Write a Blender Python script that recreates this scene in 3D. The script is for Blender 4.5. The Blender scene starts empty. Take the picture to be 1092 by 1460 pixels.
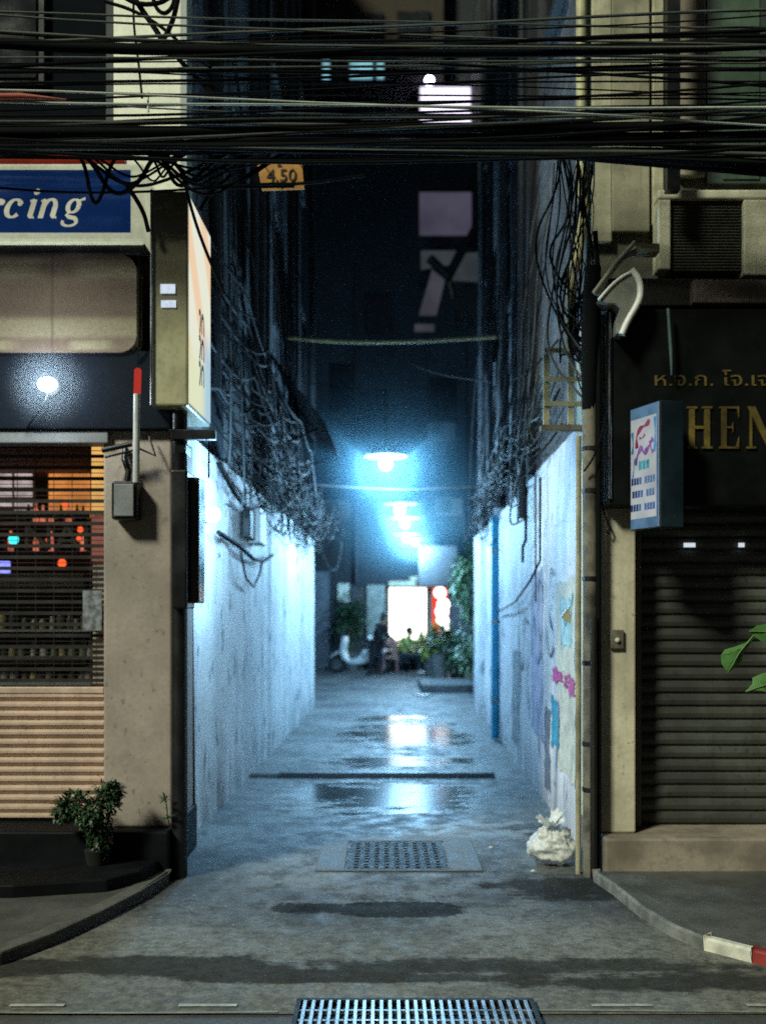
import bpy, bmesh, math, random
from mathutils import Vector, Matrix, noise as mnoise

R = random.Random(7)
sc = bpy.context.scene
COL = sc.collection

# ------------------------------------------------------------------ camera model (photo 1092 x 1460)
F, CX, HY, H = 1450.0, 546.0, 875.0, 1.6
def W(x, y, Y):
    """photo pixel at a known depth Y -> world point"""
    return Vector(((x - CX) / F * Y, Y, H + (HY - y) / F * Y))
def GX(x, Y): return (x - CX) / F * Y
def GZ(y, Y): return H + (HY - y) / F * Y
def XL(Y): return -1.37 + 0.02 * (Y - 7.2)      # alley wall faces
def XR(Y): return 1.34 + 0.0245 * (Y - 7.1)

# ------------------------------------------------------------------ node helpers
class NT:
    def __init__(s, name):
        s.m = bpy.data.materials.new(name); s.m.use_nodes = True
        s.t = s.m.node_tree; s.t.nodes.clear()
        s.out = s.n('ShaderNodeOutputMaterial')
    def n(s, typ, **kw):
        nd = s.t.nodes.new(typ)
        for k, v in kw.items(): setattr(nd, k, v)
        return nd
    def l(s, a, b): s.t.links.new(a, b)
    def pos(s, sx=1, sy=1, sz=1):
        g = s.n('ShaderNodeNewGeometry'); mp = s.n('ShaderNodeMapping')
        mp.inputs['Scale'].default_value = (sx, sy, sz)
        s.l(g.outputs['Position'], mp.inputs['Vector']); return mp.outputs['Vector']
    def noise(s, vec, scale, detail=4, rough=.55):
        nd = s.n('ShaderNodeTexNoise'); nd.inputs['Scale'].default_value = scale
        nd.inputs['Detail'].default_value = detail; nd.inputs['Roughness'].default_value = rough
        s.l(vec, nd.inputs['Vector']); return nd.outputs['Fac']
    def ramp(s, fac, p0, p1, v0=0., v1=1.):
        nd = s.n('ShaderNodeMapRange'); nd.interpolation_type = 'SMOOTHSTEP'
        for k, v in (('From Min', p0), ('From Max', p1), ('To Min', v0), ('To Max', v1)): nd.inputs[k].default_value = v
        s.l(fac, nd.inputs['Value']); return nd.outputs['Result']
    def math(s, op, a, b=None):
        nd = s.n('ShaderNodeMath', operation=op)
        for i, v in enumerate((a, b)):
            if v is None: continue
            if isinstance(v, (int, float)): nd.inputs[i].default_value = v
            else: s.l(v, nd.inputs[i])
        return nd.outputs[0]
    def mix(s, fac, a, b, blend='MIX'):
        nd = s.n('ShaderNodeMix', data_type='RGBA', blend_type=blend)
        if isinstance(fac, (int, float)): nd.inputs[0].default_value = fac
        else: s.l(fac, nd.inputs[0])
        for i, v in ((6, a), (7, b)):
            if isinstance(v, tuple): nd.inputs[i].default_value = (*v[:3], 1)
            else: s.l(v, nd.inputs[i])
        return nd.outputs[2]
    def bsdf(s, col, rough=.6, metal=0., bump=None, bstr=.2, bdist=.01, spec=.5):
        b = s.n('ShaderNodeBsdfPrincipled')
        for key, v in (('Base Color', col), ('Roughness', rough), ('Metallic', metal)):
            if isinstance(v, tuple): b.inputs[key].default_value = (*v[:3], 1)
            elif isinstance(v, (int, float)): b.inputs[key].default_value = v
            else: s.l(v, b.inputs[key])
        b.inputs['Specular IOR Level'].default_value = spec
        if bump is not None:
            bn = s.n('ShaderNodeBump'); bn.inputs['Strength'].default_value = bstr; bn.inputs['Distance'].default_value = bdist
            s.l(bump, bn.inputs['Height']); s.l(bn.outputs[0], b.inputs['Normal'])
        s.l(b.outputs[0], s.out.inputs['Surface']); return b

def mat(name, col, rough=.6, metal=0., var=.35, scale=5., streak=0., fine=.25, bump=.15, spec=.5, dirt=None, spots=0., glow=0.):
    """weathered surface: cloudy tone variation, optional vertical run-off streaks, fine grain"""
    t = NT(name)
    big = t.noise(t.pos(), scale, 5)
    fn = t.noise(t.pos(), scale * 14, 3)
    dark = tuple(c * (1 - var) for c in col) if dirt is None else dirt
    lite = tuple(min(.95, c * (1 + var * .45)) for c in col)
    c = t.mix(t.ramp(big, .3, .7), dark, lite)
    md = t.noise(t.pos(), scale * 3.7, 5, .7)
    c = t.mix(t.ramp(md, .50, .68, 0, min(1, var * 1.3)), c, tuple(x * .55 for x in col))
    if streak:
        s = t.noise(t.pos(9, 9, .55), 1.6, 5, .65)
        c = t.mix(t.ramp(s, .5, .8, 0, streak), c, tuple(x * .3 for x in col))
    c = t.mix(t.ramp(fn, .3, .75, 0, fine), c, tuple(x * .45 for x in col))
    if spots:
        sn = t.noise(t.pos(1, 1, .8), 24, 3); s2 = t.noise(t.pos(), 2.3, 3)
        c = t.mix(t.math('MULTIPLY', t.ramp(sn, .62, .67, 0, spots), t.ramp(s2, .42, .55)), c, tuple(x * .25 for x in col))
        c = t.mix(t.ramp(t.noise(t.pos(1, 1, .5), 1.7, 6, .7), .48, .72, 0, spots * .7), c, tuple(x * .5 for x in col))
    rg = t.ramp(big, .2, .8, max(.04, rough - .12), min(1, rough + .12))
    bs = t.bsdf(c, rg, metal, fn, bump, .006, spec)
    if glow:
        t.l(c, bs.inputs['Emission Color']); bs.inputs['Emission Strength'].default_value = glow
    return t.m

def emis(name, col, strength, var=0., scale=4., sample=False):
    t = NT(name); e = t.n('ShaderNodeEmission'); e.inputs['Strength'].default_value = strength
    if var:
        nz = t.noise(t.pos(), scale, 3)
        t.l(t.mix(t.ramp(nz, .3, .7), tuple(c * (1 - var) for c in col), col), e.inputs['Color'])
    else: e.inputs['Color'].default_value = (*col, 1)
    t.l(e.outputs[0], t.out.inputs['Surface'])
    if not sample: t.m.cycles.emission_sampling = 'NONE'
    return t.m
def lamp_light(name, p, power, col, r, parent):
    d = bpy.data.lights.new(name, 'POINT'); d.energy = power; d.color = col; d.shadow_soft_size = r
    o = bpy.data.objects.new(name, d); COL.objects.link(o); o.location = Vector(p) - parent_world(parent); o.parent = parent

# ------------------------------------------------------------------ mesh helpers
class MB:
    def __init__(s): s.v = []; s.f = []; s.sm = []
    def add(s, vs, fs, smooth=False):
        o = len(s.v); s.v += [tuple(p) for p in vs]
        for f in fs: s.f.append(tuple(i + o for i in f)); s.sm.append(smooth)
        return s
    def box(s, x0, x1, y0, y1, z0, z1):
        v = [(x, y, z) for z in (z0, z1) for y in (y0, y1) for x in (x0, x1)]
        return s.add(v, [(0, 2, 3, 1), (4, 5, 7, 6), (0, 1, 5, 4), (2, 6, 7, 3), (0, 4, 6, 2), (1, 3, 7, 5)])
    def pbox(s, px0, px1, py0, py1, Y, d):
        """box given by photo pixels of its front face at depth Y, thickness d"""
        return s.box(GX(px0, Y), GX(px1, Y), Y, Y + d, GZ(py1, Y), GZ(py0, Y))
    def prism(s, poly, y0, y1, axis='Y'):
        n = len(poly)
        if axis == 'Y': vs = [(a, y0, b) for a, b in poly] + [(a, y1, b) for a, b in poly]
        elif axis == 'Z': vs = [(a, b, y0) for a, b in poly] + [(a, b, y1) for a, b in poly]
        else: vs = [(y0, a, b) for a, b in poly] + [(y1, a, b) for a, b in poly]
        fs = [tuple(range(n)), tuple(reversed(range(n, 2 * n)))] + [(i, i + n, (i + 1) % n + n, (i + 1) % n) for i in range(n)]
        return s.add(vs, fs)
    def tube(s, pts, r, n=7, cap=True):
        pts = [Vector(p) for p in pts]; m = len(pts)
        rr = r if isinstance(r, (list, tuple)) else [r] * m
        up = None; rings = []
        for i, p in enumerate(pts):
            d = (pts[min(i + 1, m - 1)] - pts[max(i - 1, 0)])
            if d.length < 1e-7: d = Vector((0, 0, 1))
            d.normalize()
            if up is None: up = d.orthogonal().normalized()
            else:
                up = up - d * up.dot(d)
                up = up.normalized() if up.length > 1e-5 else d.orthogonal().normalized()
            b = d.cross(up)
            rings.append([p + (up * math.cos(2 * math.pi * k / n) + b * math.sin(2 * math.pi * k / n)) * rr[i] for k in range(n)])
        vs = [q for rg in rings for q in rg]; fs = []
        for i in range(m - 1):
            for k in range(n): fs.append((i * n + k, i * n + (k + 1) % n, (i + 1) * n + (k + 1) % n, (i + 1) * n + k))
        s.add(vs, fs, True)
        if cap: s.add(rings[0], [tuple(reversed(range(n)))]); s.add(rings[-1], [tuple(range(n))])
        return s
    def sphere(s, c, r, nu=14, nv=9, sx=1, sy=1, sz=1, fn=None):
        c = Vector(c); vs = []; fs = []
        for j in range(nv + 1):
            th = math.pi * j / nv
            for i in range(nu):
                ph = 2 * math.pi * i / nu
                d = Vector((math.sin(th) * math.cos(ph), math.sin(th) * math.sin(ph), math.cos(th)))
                k = r * (fn(d) if fn else 1)
                vs.append(c + Vector((d.x * k * sx, d.y * k * sy, d.z * k * sz)))
        for j in range(nv):
            for i in range(nu): fs.append((j * nu + i, (j + 1) * nu + i, (j + 1) * nu + (i + 1) % nu, j * nu + (i + 1) % nu))
        return s.add(vs, fs, True)
    def grid(s, fn, nu, nv, smooth=True):
        vs = [fn(i / nu, j / nv) for j in range(nv + 1) for i in range(nu + 1)]
        w = nu + 1
        return s.add(vs, [(j * w + i, j * w + i + 1, (j + 1) * w + i + 1, (j + 1) * w + i) for j in range(nv) for i in range(nu)], smooth)
    def build(s, name, m, parent=None, bevel=0., kind=None):
        off = Vector(parent_world(parent)) if parent else Vector((0, 0, 0))
        me = bpy.data.meshes.new(name)
        me.from_pydata([tuple(Vector(p) - off) for p in s.v], [], s.f); me.update()
        me.polygons.foreach_set('use_smooth', s.sm)
        for x in (m if isinstance(m, list) else [m]): me.materials.append(x)
        o = bpy.data.objects.new(name, me); COL.objects.link(o)
        if parent: o.parent = parent
        if bevel:
            b = o.modifiers.new('b', 'BEVEL'); b.width = bevel; b.segments = 2; b.limit_method = 'ANGLE'
        if kind: o['kind'] = kind
        return o

def parent_world(o):
    p = Vector((0, 0, 0))
    while o: p = p + o.location; o = o.parent
    return p
def thing(name, label, cat, loc=(0, 0, 0), group=None):
    o = bpy.data.objects.new(name, None); o.empty_display_size = .1; COL.objects.link(o)
    o.location = loc; return tag(o, label, cat, group)
def tag(o, label, cat, group=None):
    o['label'] = label; o['category'] = cat
    if group: o['group'] = group
    return o
def rebase(o, p):
    """put a one-mesh thing's origin at p without moving it"""
    p = Vector(p); o.data.transform(Matrix.Translation(-p)); o.location = p; return o
def copy_tree(o, parent=None, **kw):
    c = o.copy(); COL.objects.link(c); c.parent = parent
    for ch in list(o.children): copy_tree(ch, c)
    return c
def text_mesh(txt, size, ext=.004, shear=0.):
    cu = bpy.data.curves.new('lettering', 'FONT'); cu.body = txt; cu.size = size; cu.extrude = ext; cu.shear = shear; cu.resolution_u = 3
    ob = bpy.data.objects.new('lettering', cu); COL.objects.link(ob)
    me = bpy.data.meshes.new_from_object(ob.evaluated_get(bpy.context.evaluated_depsgraph_get()))
    bpy.data.objects.remove(ob); me.name = 'lettering'; return me
def put_text(txt, height_size, left_base, m, parent, width=None, right=Vector((1, 0, 0)), upv=Vector((0, 0, 1)), name='lettering', ext=.003):
    me = text_mesh(txt, height_size, ext)
    me.materials.clear(); me.materials.append(m)
    if width:
        xs = [v.co.x for v in me.vertices]; k = width / (max(xs) - min(xs)); x0 = min(xs)
        for v in me.vertices: v.co.x = (v.co.x - x0) * k
    off = Vector(left_base) - parent_world(parent); nrm = right.cross(upv)
    for v in me.vertices:
        c = v.co.copy(); v.co = off + right * c.x + upv * c.y + nrm * c.z
    o = bpy.data.objects.new(name, me); COL.objects.link(o); o.parent = parent; return o

def curve_pts(pts, it=3):
    pts = [Vector(p) for p in pts]
    for _ in range(it):
        np_ = [pts[0]]
        for a, c_ in zip(pts, pts[1:]): np_ += [a * .75 + c_ * .25, a * .25 + c_ * .75]
        pts = np_ + [pts[-1]]
    return pts
# ------------------------------------------------------------------ materials
M = {}
M['cream'] = mat('glowing_cream_plaster', (.66, .68, .52), .7, var=.12, streak=.2, glow=.42)  # plaster glows by itself, brightness put in where cables shade it
M['cream_dim'] = mat('aged_cream_paint', (.50, .48, .34), .7, var=.4, streak=.5)
M['beige'] = mat('beige_plaster', (.43, .36, .315), .75, var=.25, scale=2.5, streak=.3, spots=.5)
M['beige_r'] = mat('yellowish_plaster', (.66, .60, .45), .75, var=.3, scale=2.5, streak=.4, spots=.6)
M['panel_r'] = mat('aged_window_panel', (.33, .31, .22), .7, var=.5, streak=.6, scale=2.5)
M['plinth_d'] = mat('dark_step_tile', (.006, .007, .009), .6, spec=.12, var=.4)
M['plinth_r'] = mat('stained_plinth', (.30, .25, .20), .75, var=.5, scale=3, streak=.5)
M['black'] = mat('black_rubber', (.012, .013, .015), .55, var=.3)
M['cable'] = mat('black_cable', (.006, .007, .008), .8, var=.2, spec=.06)
M['cable_g'] = mat('weathered_highlit_cable', (.085, .095, .085), .6, var=.3, spec=.2)  # grey also stands in for highlights along the black cables
M['cable_w'] = mat('pale_cable', (.42, .46, .40), .6, var=.25)
M['cable_r'] = mat('red_cable', (.35, .06, .03), .5, var=.3)
M['cable_b'] = mat('bluish_grey_cable', (.085, .09, .095), .7, var=.3, spec=.08)
M['dark_wall'] = mat('dark_concrete', (.014, .016, .021), .85, var=.6, scale=1.2, streak=.8)
M['upper_l'] = mat('grimy_left_wall', (.085, .095, .11), .85, var=.6, scale=1.2, streak=.7)
M['upper_r'] = mat('grimy_right_wall', (.10, .105, .12), .85, var=.6, scale=1.0, streak=.85)
M['navy'] = mat('navy_board', (.010, .014, .022), .9, var=.3, spec=.1)
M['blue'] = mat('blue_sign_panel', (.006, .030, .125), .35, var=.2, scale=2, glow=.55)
M['brown'] = mat('brown_vinyl', (.17, .115, .085), .6, var=.3, scale=1.6)
M['steel_d'] = mat('dark_painted_steel', (.018, .019, .022), .38, .3, var=.4)
M['steel'] = mat('galvanised_steel', (.33, .34, .35), .38, .85, var=.4)
M['steel_y'] = mat('cream_painted_steel', (.50, .49, .33), .5, 0, var=.4)
M['rust'] = mat('rusty_pole', (.17, .155, .12), .7, var=.6, scale=6, dirt=(.03, .025, .02))
M['grey'] = mat('grey_plastic', (.24, .25, .26), .5, var=.2)
M['white'] = mat('white_plastic', (.75, .75, .73), .45, var=.1)
M['red'] = mat('red_paint', (.42, .03, .02), .5, var=.3)
M['orange'] = mat('orange_sign_enamel', (.62, .30, .055), .55, var=.25, scale=9)
M['ink'] = mat('black_paint', (.02, .016, .012), .6, var=.2)
M['gold'] = mat('gold_lettering', (.13, .09, .012), .6, .0, var=.8, scale=5)
M['signblack'] = mat('black_sign_board', (.004, .005, .005), .5, var=.3, spec=.15)
M['kerb'] = mat('kerb_concrete', (.10, .098, .09), .85, var=.4)
M['kerbw'] = mat('worn_white_kerb_paint', (.66, .65, .56), .7, var=.35, scale=9)
M['kerbr'] = mat('worn_red_kerb_paint', (.32, .035, .03), .7, var=.4, scale=9)
M['pave'] = mat('grimy_pavement', (.075, .075, .07), .8, var=.5, scale=3)
M['marking'] = mat('worn_white_road_paint', (.42, .42, .36), .7, var=.5, scale=14)
M['gutter'] = mat('pale_gutter_concrete', (.26, .25, .20), .8, var=.5, scale=8)
M['patch'] = mat('black_asphalt_patch', (.022, .024, .028), .75, var=.4, scale=8)
M['patch2'] = mat('grey_mortar_patch', (.065, .07, .08), .75, var=.4, scale=8)
M['iron'] = mat('cast_iron', (.020, .022, .025), .62, .0, var=.6, scale=16, bump=.9, spec=.25)
M['slatr'] = mat('dark_shutter_paint', (.072, .076, .064), .6, 0., var=.55, scale=1.8, streak=.7, spots=.7)
M['slatl'] = mat('beige_shutter_paint', (.68, .50, .40), .5, .1, var=.25, scale=2.2, streak=.45, spots=.5)
M['turq'] = mat('turquoise_pipe', (.02, .36, .62), .4, var=.2)
M['glass_d'] = mat('dark_window_glass', (.02, .024, .028), .15, var=.2)
M['glass_g'] = mat('green_window_glass', (.09, .14, .10), .3, var=.4, scale=3)
M['wood'] = mat('brown_wood', (.10, .06, .035), .6, var=.4)
M['leaf_d'] = mat('dark_leaf', (.028, .075, .03), .5, var=.45, scale=9)
M['leaf_b'] = mat('fresh_leaf', (.075, .20, .045), .45, var=.3, scale=14)
M['leaf_p'] = mat('pale_leaf', (.085, .16, .07), .5, var=.5, scale=4)
M['leaf_y'] = mat('yellow_green_leaf', (.34, .38, .08), .5, var=.4, scale=6)
M['stem'] = mat('green_stem', (.06, .09, .03), .6, var=.3)
M['clay'] = mat('dark_clay_pot', (.004, .004, .004), .9, var=.4)
M['potgrey'] = mat('concrete_planter', (.12, .12, .12), .8, var=.4)
M['skin'] = mat('skin', (.42, .25, .17), .55, var=.1)
M['hair'] = mat('dark_hair', (.012, .010, .009), .45, var=.2)
M['cloth_k'] = mat('black_cloth', (.012, .013, .018), .85, var=.2)
M['cloth_n'] = mat('dark_navy_cloth', (.02, .025, .04), .85, var=.2)
M['cloth_g'] = mat('lime_green_cloth', (.30, .38, .08), .8, var=.2)
M['pink'] = mat('faded_pink_plastic', (.42, .17, .17), .5, var=.2)
M['scooter'] = mat('white_scooter_paint', (.72, .74, .74), .25, var=.1)
M['tyre'] = mat('tyre_rubber', (.015, .015, .015), .8, var=.2)
M['paper'] = mat('weathered_paper', (.66, .64, .55), .8, var=.3, scale=7)
M['magenta'] = mat('magenta_paper', (.50, .07, .28), .75, var=.3, scale=12)
M['cyan'] = mat('cyan_spray_paint', (.03, .33, .52), .7, var=.4, scale=9)
M['corr'] = mat('corrugated_sheet', (.032, .036, .044), .65, 0., var=.5, scale=3)
M['tower'] = mat('brown_tower_wall', (.05, .036, .02), .85, var=.4, scale=.6, streak=.5)
M['rear'] = mat('rear_house_wall', (.022, .031, .040), .85, var=.5, scale=.8, streak=.6)
M['rearlite'] = mat('pale_rear_plaster', (.10, .105, .115), .85, var=.4, scale=1.2, streak=.5)
M['lav'] = mat('faded_lavender_panel', (.30, .28, .36), .75, var=.3, scale=.8, streak=.4)

# emitters
M['tube'] = emis('bulb_light', (.35, .70, 1.0), 40)
M['enamel'] = mat('white_enamel_shade', (.75, .78, .8), .35, var=.1)
M['wlamp'] = emis('bulkhead_light', (.5, .8, 1.0), 14)
M['bulb'] = emis('spot_bulb', (.70, .88, 1.0), 14)
M['winlav'] = emis('lit_lavender_window', (.86, .78, 1.0), 1.6, .12, 1.5)
M['wincyan'] = emis('lit_cyan_window', (.30, .72, .85), .9, .4, 1.2)
M['tinylamp'] = emis('tiny_lamp', (.72, .66, 1.0), 30)
M['shopglow'] = emis('lit_doorway', (1.0, .95, .84), 4.0, .12, 1.5, True)
M['shopwhite'] = emis('lit_sign_white', (1.0, .96, .94), 3.5, 0, 4, True)
M['shopred'] = emis('lit_sign_red', (1.0, .07, .03), 1.0, 0, 4, True)
M['orangeglow'] = emis('orange_lit_panel', (1.0, .36, .09), .75, .45, 6)
M['amberglow'] = emis('painted_amber_glow', (1.0, .55, .16), .85, .3, 6)
M['greyglow'] = emis('pale_lit_pane', (.85, .70, .68), .65, .5, 9)
M['redglow'] = emis('red_lantern_glow', (1.0, .12, .03), 1.3)
M['dimred'] = emis('dim_red_bottles_glow', (1.0, .27, .16), .75, .7, 14)
M['tealglow'] = emis('teal_lamp', (.05, .85, .85), 1.6)
M['blueglow'] = emis('blue_led_sign', (.25, .28, 1.0), 1.8, .4, 30)

def white_wall(name, base, seed, tint):
    t = NT(name)
    g = t.n('ShaderNodeNewGeometry'); sp = t.n('ShaderNodeSeparateXYZ'); t.l(g.outputs['Position'], sp.inputs[0])
    z = sp.outputs['Z']
    big = t.noise(t.pos(1, 1, .6), 1.1 + seed * .1, 5)
    st = t.noise(t.pos(3.2, 3.2, .45), 1.5, 7, .70)
    st2 = t.noise(t.pos(2.2, 2.2, .12), 1.5, 3)
    pl = t.noise(t.pos(1.3, 1.3, .7), 4.6, 7, .62)
    fn = t.noise(t.pos(), 55, 4)
    c = t.mix(t.ramp(big, .3, .7), tuple(x * .78 for x in base), tuple(min(.93, x * 1.04) for x in base))
    c = t.mix(t.ramp(st, .50, .74, 0, .5), c, tint)
    c = t.mix(t.ramp(st2, .45, .75, 0, .45), c, tuple(x * .55 for x in tint))
    pl2 = t.noise(t.pos(1.6, 1.6, .8), 1.9, 7, .68)
    c = t.mix(t.ramp(pl2, .50, .62, 0, .45), c, tint)
    peel = t.math('MAXIMUM', t.ramp(pl, .585, .63, 0, .85), t.math('MULTIPLY', t.ramp(pl2, .60, .66), t.ramp(st, .45, .6, 0, .9)))
    c = t.mix(peel, c, (.13, .15, .18))
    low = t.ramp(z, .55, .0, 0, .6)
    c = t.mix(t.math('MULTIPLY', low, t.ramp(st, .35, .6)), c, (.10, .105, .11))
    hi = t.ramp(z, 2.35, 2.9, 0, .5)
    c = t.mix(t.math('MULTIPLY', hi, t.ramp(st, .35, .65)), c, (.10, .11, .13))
    c = t.mix(t.ramp(fn, .45, .8, 0, .25), c, tuple(x * .4 for x in base))
    h = t.math('ADD', t.math('MULTIPLY', pl, -1.0), t.math('MULTIPLY', fn, .35))
    t.bsdf(c, .62, 0, h, .5, .012)
    return t.m
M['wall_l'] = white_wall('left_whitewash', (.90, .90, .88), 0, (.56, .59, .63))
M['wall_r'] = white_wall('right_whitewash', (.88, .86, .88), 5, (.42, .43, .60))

def floor_mat():
    t = NT('wet_alley_concrete')
    g = t.n('ShaderNodeNewGeometry'); sp = t.n('ShaderNodeSeparateXYZ'); t.l(g.outputs['Position'], sp.inputs[0])
    X, Yv = sp.outputs['X'], sp.outputs['Y']
    big = t.noise(t.pos(), 1.1, 6, .6); mid = t.noise(t.pos(), 5.5, 6, .65); fn = t.noise(t.pos(), 60, 4)
    spk = t.noise(t.pos(), 24, 2)
    c = t.mix(t.ramp(big, .36, .64), (.040, .043, .050), (.160, .160, .155))
    c = t.mix(t.ramp(mid, .48, .66, 0, .75), c, (.042, .044, .048))
    m2 = t.noise(t.pos(), 17, 5, .7); c = t.mix(t.ramp(m2, .5, .68, 0, .6), c, (.028, .029, .03))
    crk = t.n('ShaderNodeTexVoronoi'); crk.feature = 'DISTANCE_TO_EDGE'; crk.inputs['Scale'].default_value = .8
    wrp = t.n('ShaderNodeVectorMath', operation='ADD'); t.l(t.pos(), wrp.inputs[0]); nz3 = t.n('ShaderNodeTexNoise'); nz3.inputs['Scale'].default_value = 3.; nz3.inputs['Detail'].default_value = 5; t.l(t.pos(), nz3.inputs['Vector']); t.l(nz3.outputs['Color'], wrp.inputs[1]); t.l(wrp.outputs[0], crk.inputs['Vector'])
    c = t.mix(t.ramp(crk.outputs['Distance'], .012, .003, 0, .7), c, (.018, .018, .018))
    front_lit = t.ramp(t.math('ADD', Yv, t.math('MULTIPLY', mid, .5)), 5.85, 5.05, 0, .6); c = t.mix(front_lit, c, t.mix(t.ramp(m2, .3, .7), (.30, .285, .225), (.105, .10, .082)))  # street-lit apron: lighter warm tone put into the floor colour
    c = t.mix(t.ramp(mid, .38, .28, 0, .4), c, (.19, .185, .17))
    c = t.mix(t.ramp(fn, .4, .8, 0, .5), c, (.05, .05, .05))
    c = t.mix(t.ramp(spk, .66, .72, 0, .5), c, (.26, .26, .24))
    rag = t.noise(t.pos(.75, 2.6, 1), 2.0, 6, .68)
    wet = None
    for (px, py, rx, ry) in ((.30, 13.5, .95, 1.6), (.10, 11.0, .75, .50), (.02, 8.95, .95, .85), (.9, 11.0, .25, .2), (-.55, 9.1, .45, .5), (.1, 15.6, .8, .5)):
        dx = t.math('DIVIDE', t.math('SUBTRACT', X, px), rx); dy = t.math('DIVIDE', t.math('SUBTRACT', Yv, py), ry)
        d = t.math('ADD', t.math('MULTIPLY', dx, dx), t.math('MULTIPLY', dy, dy))
        k = t.math('SUBTRACT', 1.0, d)
        wet = k if wet is None else t.math('MAXIMUM', wet, k)
    wet = t.math('ADD', wet, t.math('MULTIPLY', t.math('SUBTRACT', rag, .50), 5.5))
    wet = t.ramp(wet, .12, .42)
    c = t.mix(t.math('MULTIPLY', wet, .22), c, (.03, .032, .036))
    # dark damp stains
    stain = None
    for (px, py, rx, ry) in ((-.75, 13.6, .55, .5), (.0, 15.0, .6, .25), (1.15, 8.6, .3, 1.3), (1.05, 5.95, .55, .28), (-.7, 4.6, 2.4, .16), (1.6, 4.42, 1.3, .14), (-.05, 4.47, 1.2, .08), (-.62, 13.4, .5, .5), (.02, 14.9, .5, .25), (1.0, 8.35, .25, .85)):
        dx = t.math('DIVIDE', t.math('SUBTRACT', X, px), rx); dy = t.math('DIVIDE', t.math('SUBTRACT', Yv, py), ry)
        k = t.math('SUBTRACT', 1.0, t.math('ADD', t.math('MULTIPLY', dx, dx), t.math('MULTIPLY', dy, dy)))
        stain = k if stain is None else t.math('MAXIMUM', stain, k)
    wob = t.noise(t.pos(1, 2.2, 1), 1.9, 5, .65)
    stain = t.math('ADD', stain, t.math('ADD', t.math('MULTIPLY', t.math('SUBTRACT', mid, .5), 1.8), t.math('MULTIPLY', t.math('SUBTRACT', wob, .5), 3.2)))
    c = t.mix(t.ramp(stain, -.1, .6, 0, .80), c, (.020, .021, .021))
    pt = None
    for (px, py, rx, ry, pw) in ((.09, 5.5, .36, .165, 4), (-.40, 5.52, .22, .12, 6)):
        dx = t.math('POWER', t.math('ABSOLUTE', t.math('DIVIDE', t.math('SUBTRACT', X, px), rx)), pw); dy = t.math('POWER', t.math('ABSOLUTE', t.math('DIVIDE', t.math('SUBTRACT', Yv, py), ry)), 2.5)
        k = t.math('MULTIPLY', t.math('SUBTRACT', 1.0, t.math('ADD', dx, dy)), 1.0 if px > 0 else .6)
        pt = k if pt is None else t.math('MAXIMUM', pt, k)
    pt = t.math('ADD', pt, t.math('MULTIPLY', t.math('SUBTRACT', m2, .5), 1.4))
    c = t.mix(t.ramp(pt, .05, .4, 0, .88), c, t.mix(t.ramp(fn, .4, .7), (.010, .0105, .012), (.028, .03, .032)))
    near = t.ramp(Yv, 7.8, 5.6)
    dm = t.math('MAXIMUM', t.ramp(pt, .05, .4), t.ramp(stain, .0, .45))
    rg = t.mix(wet, t.mix(near, t.mix(t.ramp(mid, .3, .7), (.50, .50, .50), (.78, .78, .78)), t.mix(t.ramp(mid, .3, .7), (.66, .66, .66), (.9, .9, .9))), (.15, .15, .15))
    dry = t.math('SUBTRACT', 1.0, t.math('MULTIPLY', wet, .9))
    rip = t.noise(t.pos(1.0, 2.4, 1), 7.0, 3); h = t.math('ADD', t.math('MULTIPLY', t.math('ADD', t.math('MULTIPLY', fn, .35), mid), dry), t.math('MULTIPLY', rip, t.math('MULTIPLY', wet, .5)))
    bs = t.bsdf(c, rg, 0, h, .4, .007)
    t.l(t.math('MULTIPLY', t.math('SUBTRACT', .5, t.math('MULTIPLY', near, .35)), t.math('SUBTRACT', 1.0, t.math('MULTIPLY', t.math('MULTIPLY', dm, t.ramp(Yv, 8.2, 7.4)), .9))), bs.inputs['Specular IOR Level'])
    return t.m
M['floor'] = floor_mat()
M['road'] = mat('road_asphalt', (.085, .082, .072), .75, var=.45, scale=2.2, fine=.6, bump=.5)

# ------------------------------------------------------------------ setting: ground, road, alley, kerbs
def struct(mb, name, m, bevel=0.): return mb.build(name, m, None, bevel, 'structure')
b = MB(); b.add([(-90, -60, -.02), (90, -60, -.02), (90, 130, -.02), (-90, 130, -.02)], [(0, 1, 2, 3)]); struct(b, 'ground', M['road'])
b = MB(); b.add([(-60, -40, -.004), (60, -40, -.004), (60, 4.3, -.004), (-60, 4.3, -.004)], [(0, 1, 2, 3)]); struct(b, 'road', M['road'])
def alley_fn(u, v):
    y = 4.062 + (v ** 1.4) * 36; x = -7 + 14 * u
    return (x, y, .002 + .003 * mnoise.noise((x * .8, y * .6, 3.1)) * (1 if y > 4.6 else 0))
b = MB(); b.grid(alley_fn, 40, 90); struct(b, 'path', M['floor'])

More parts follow.
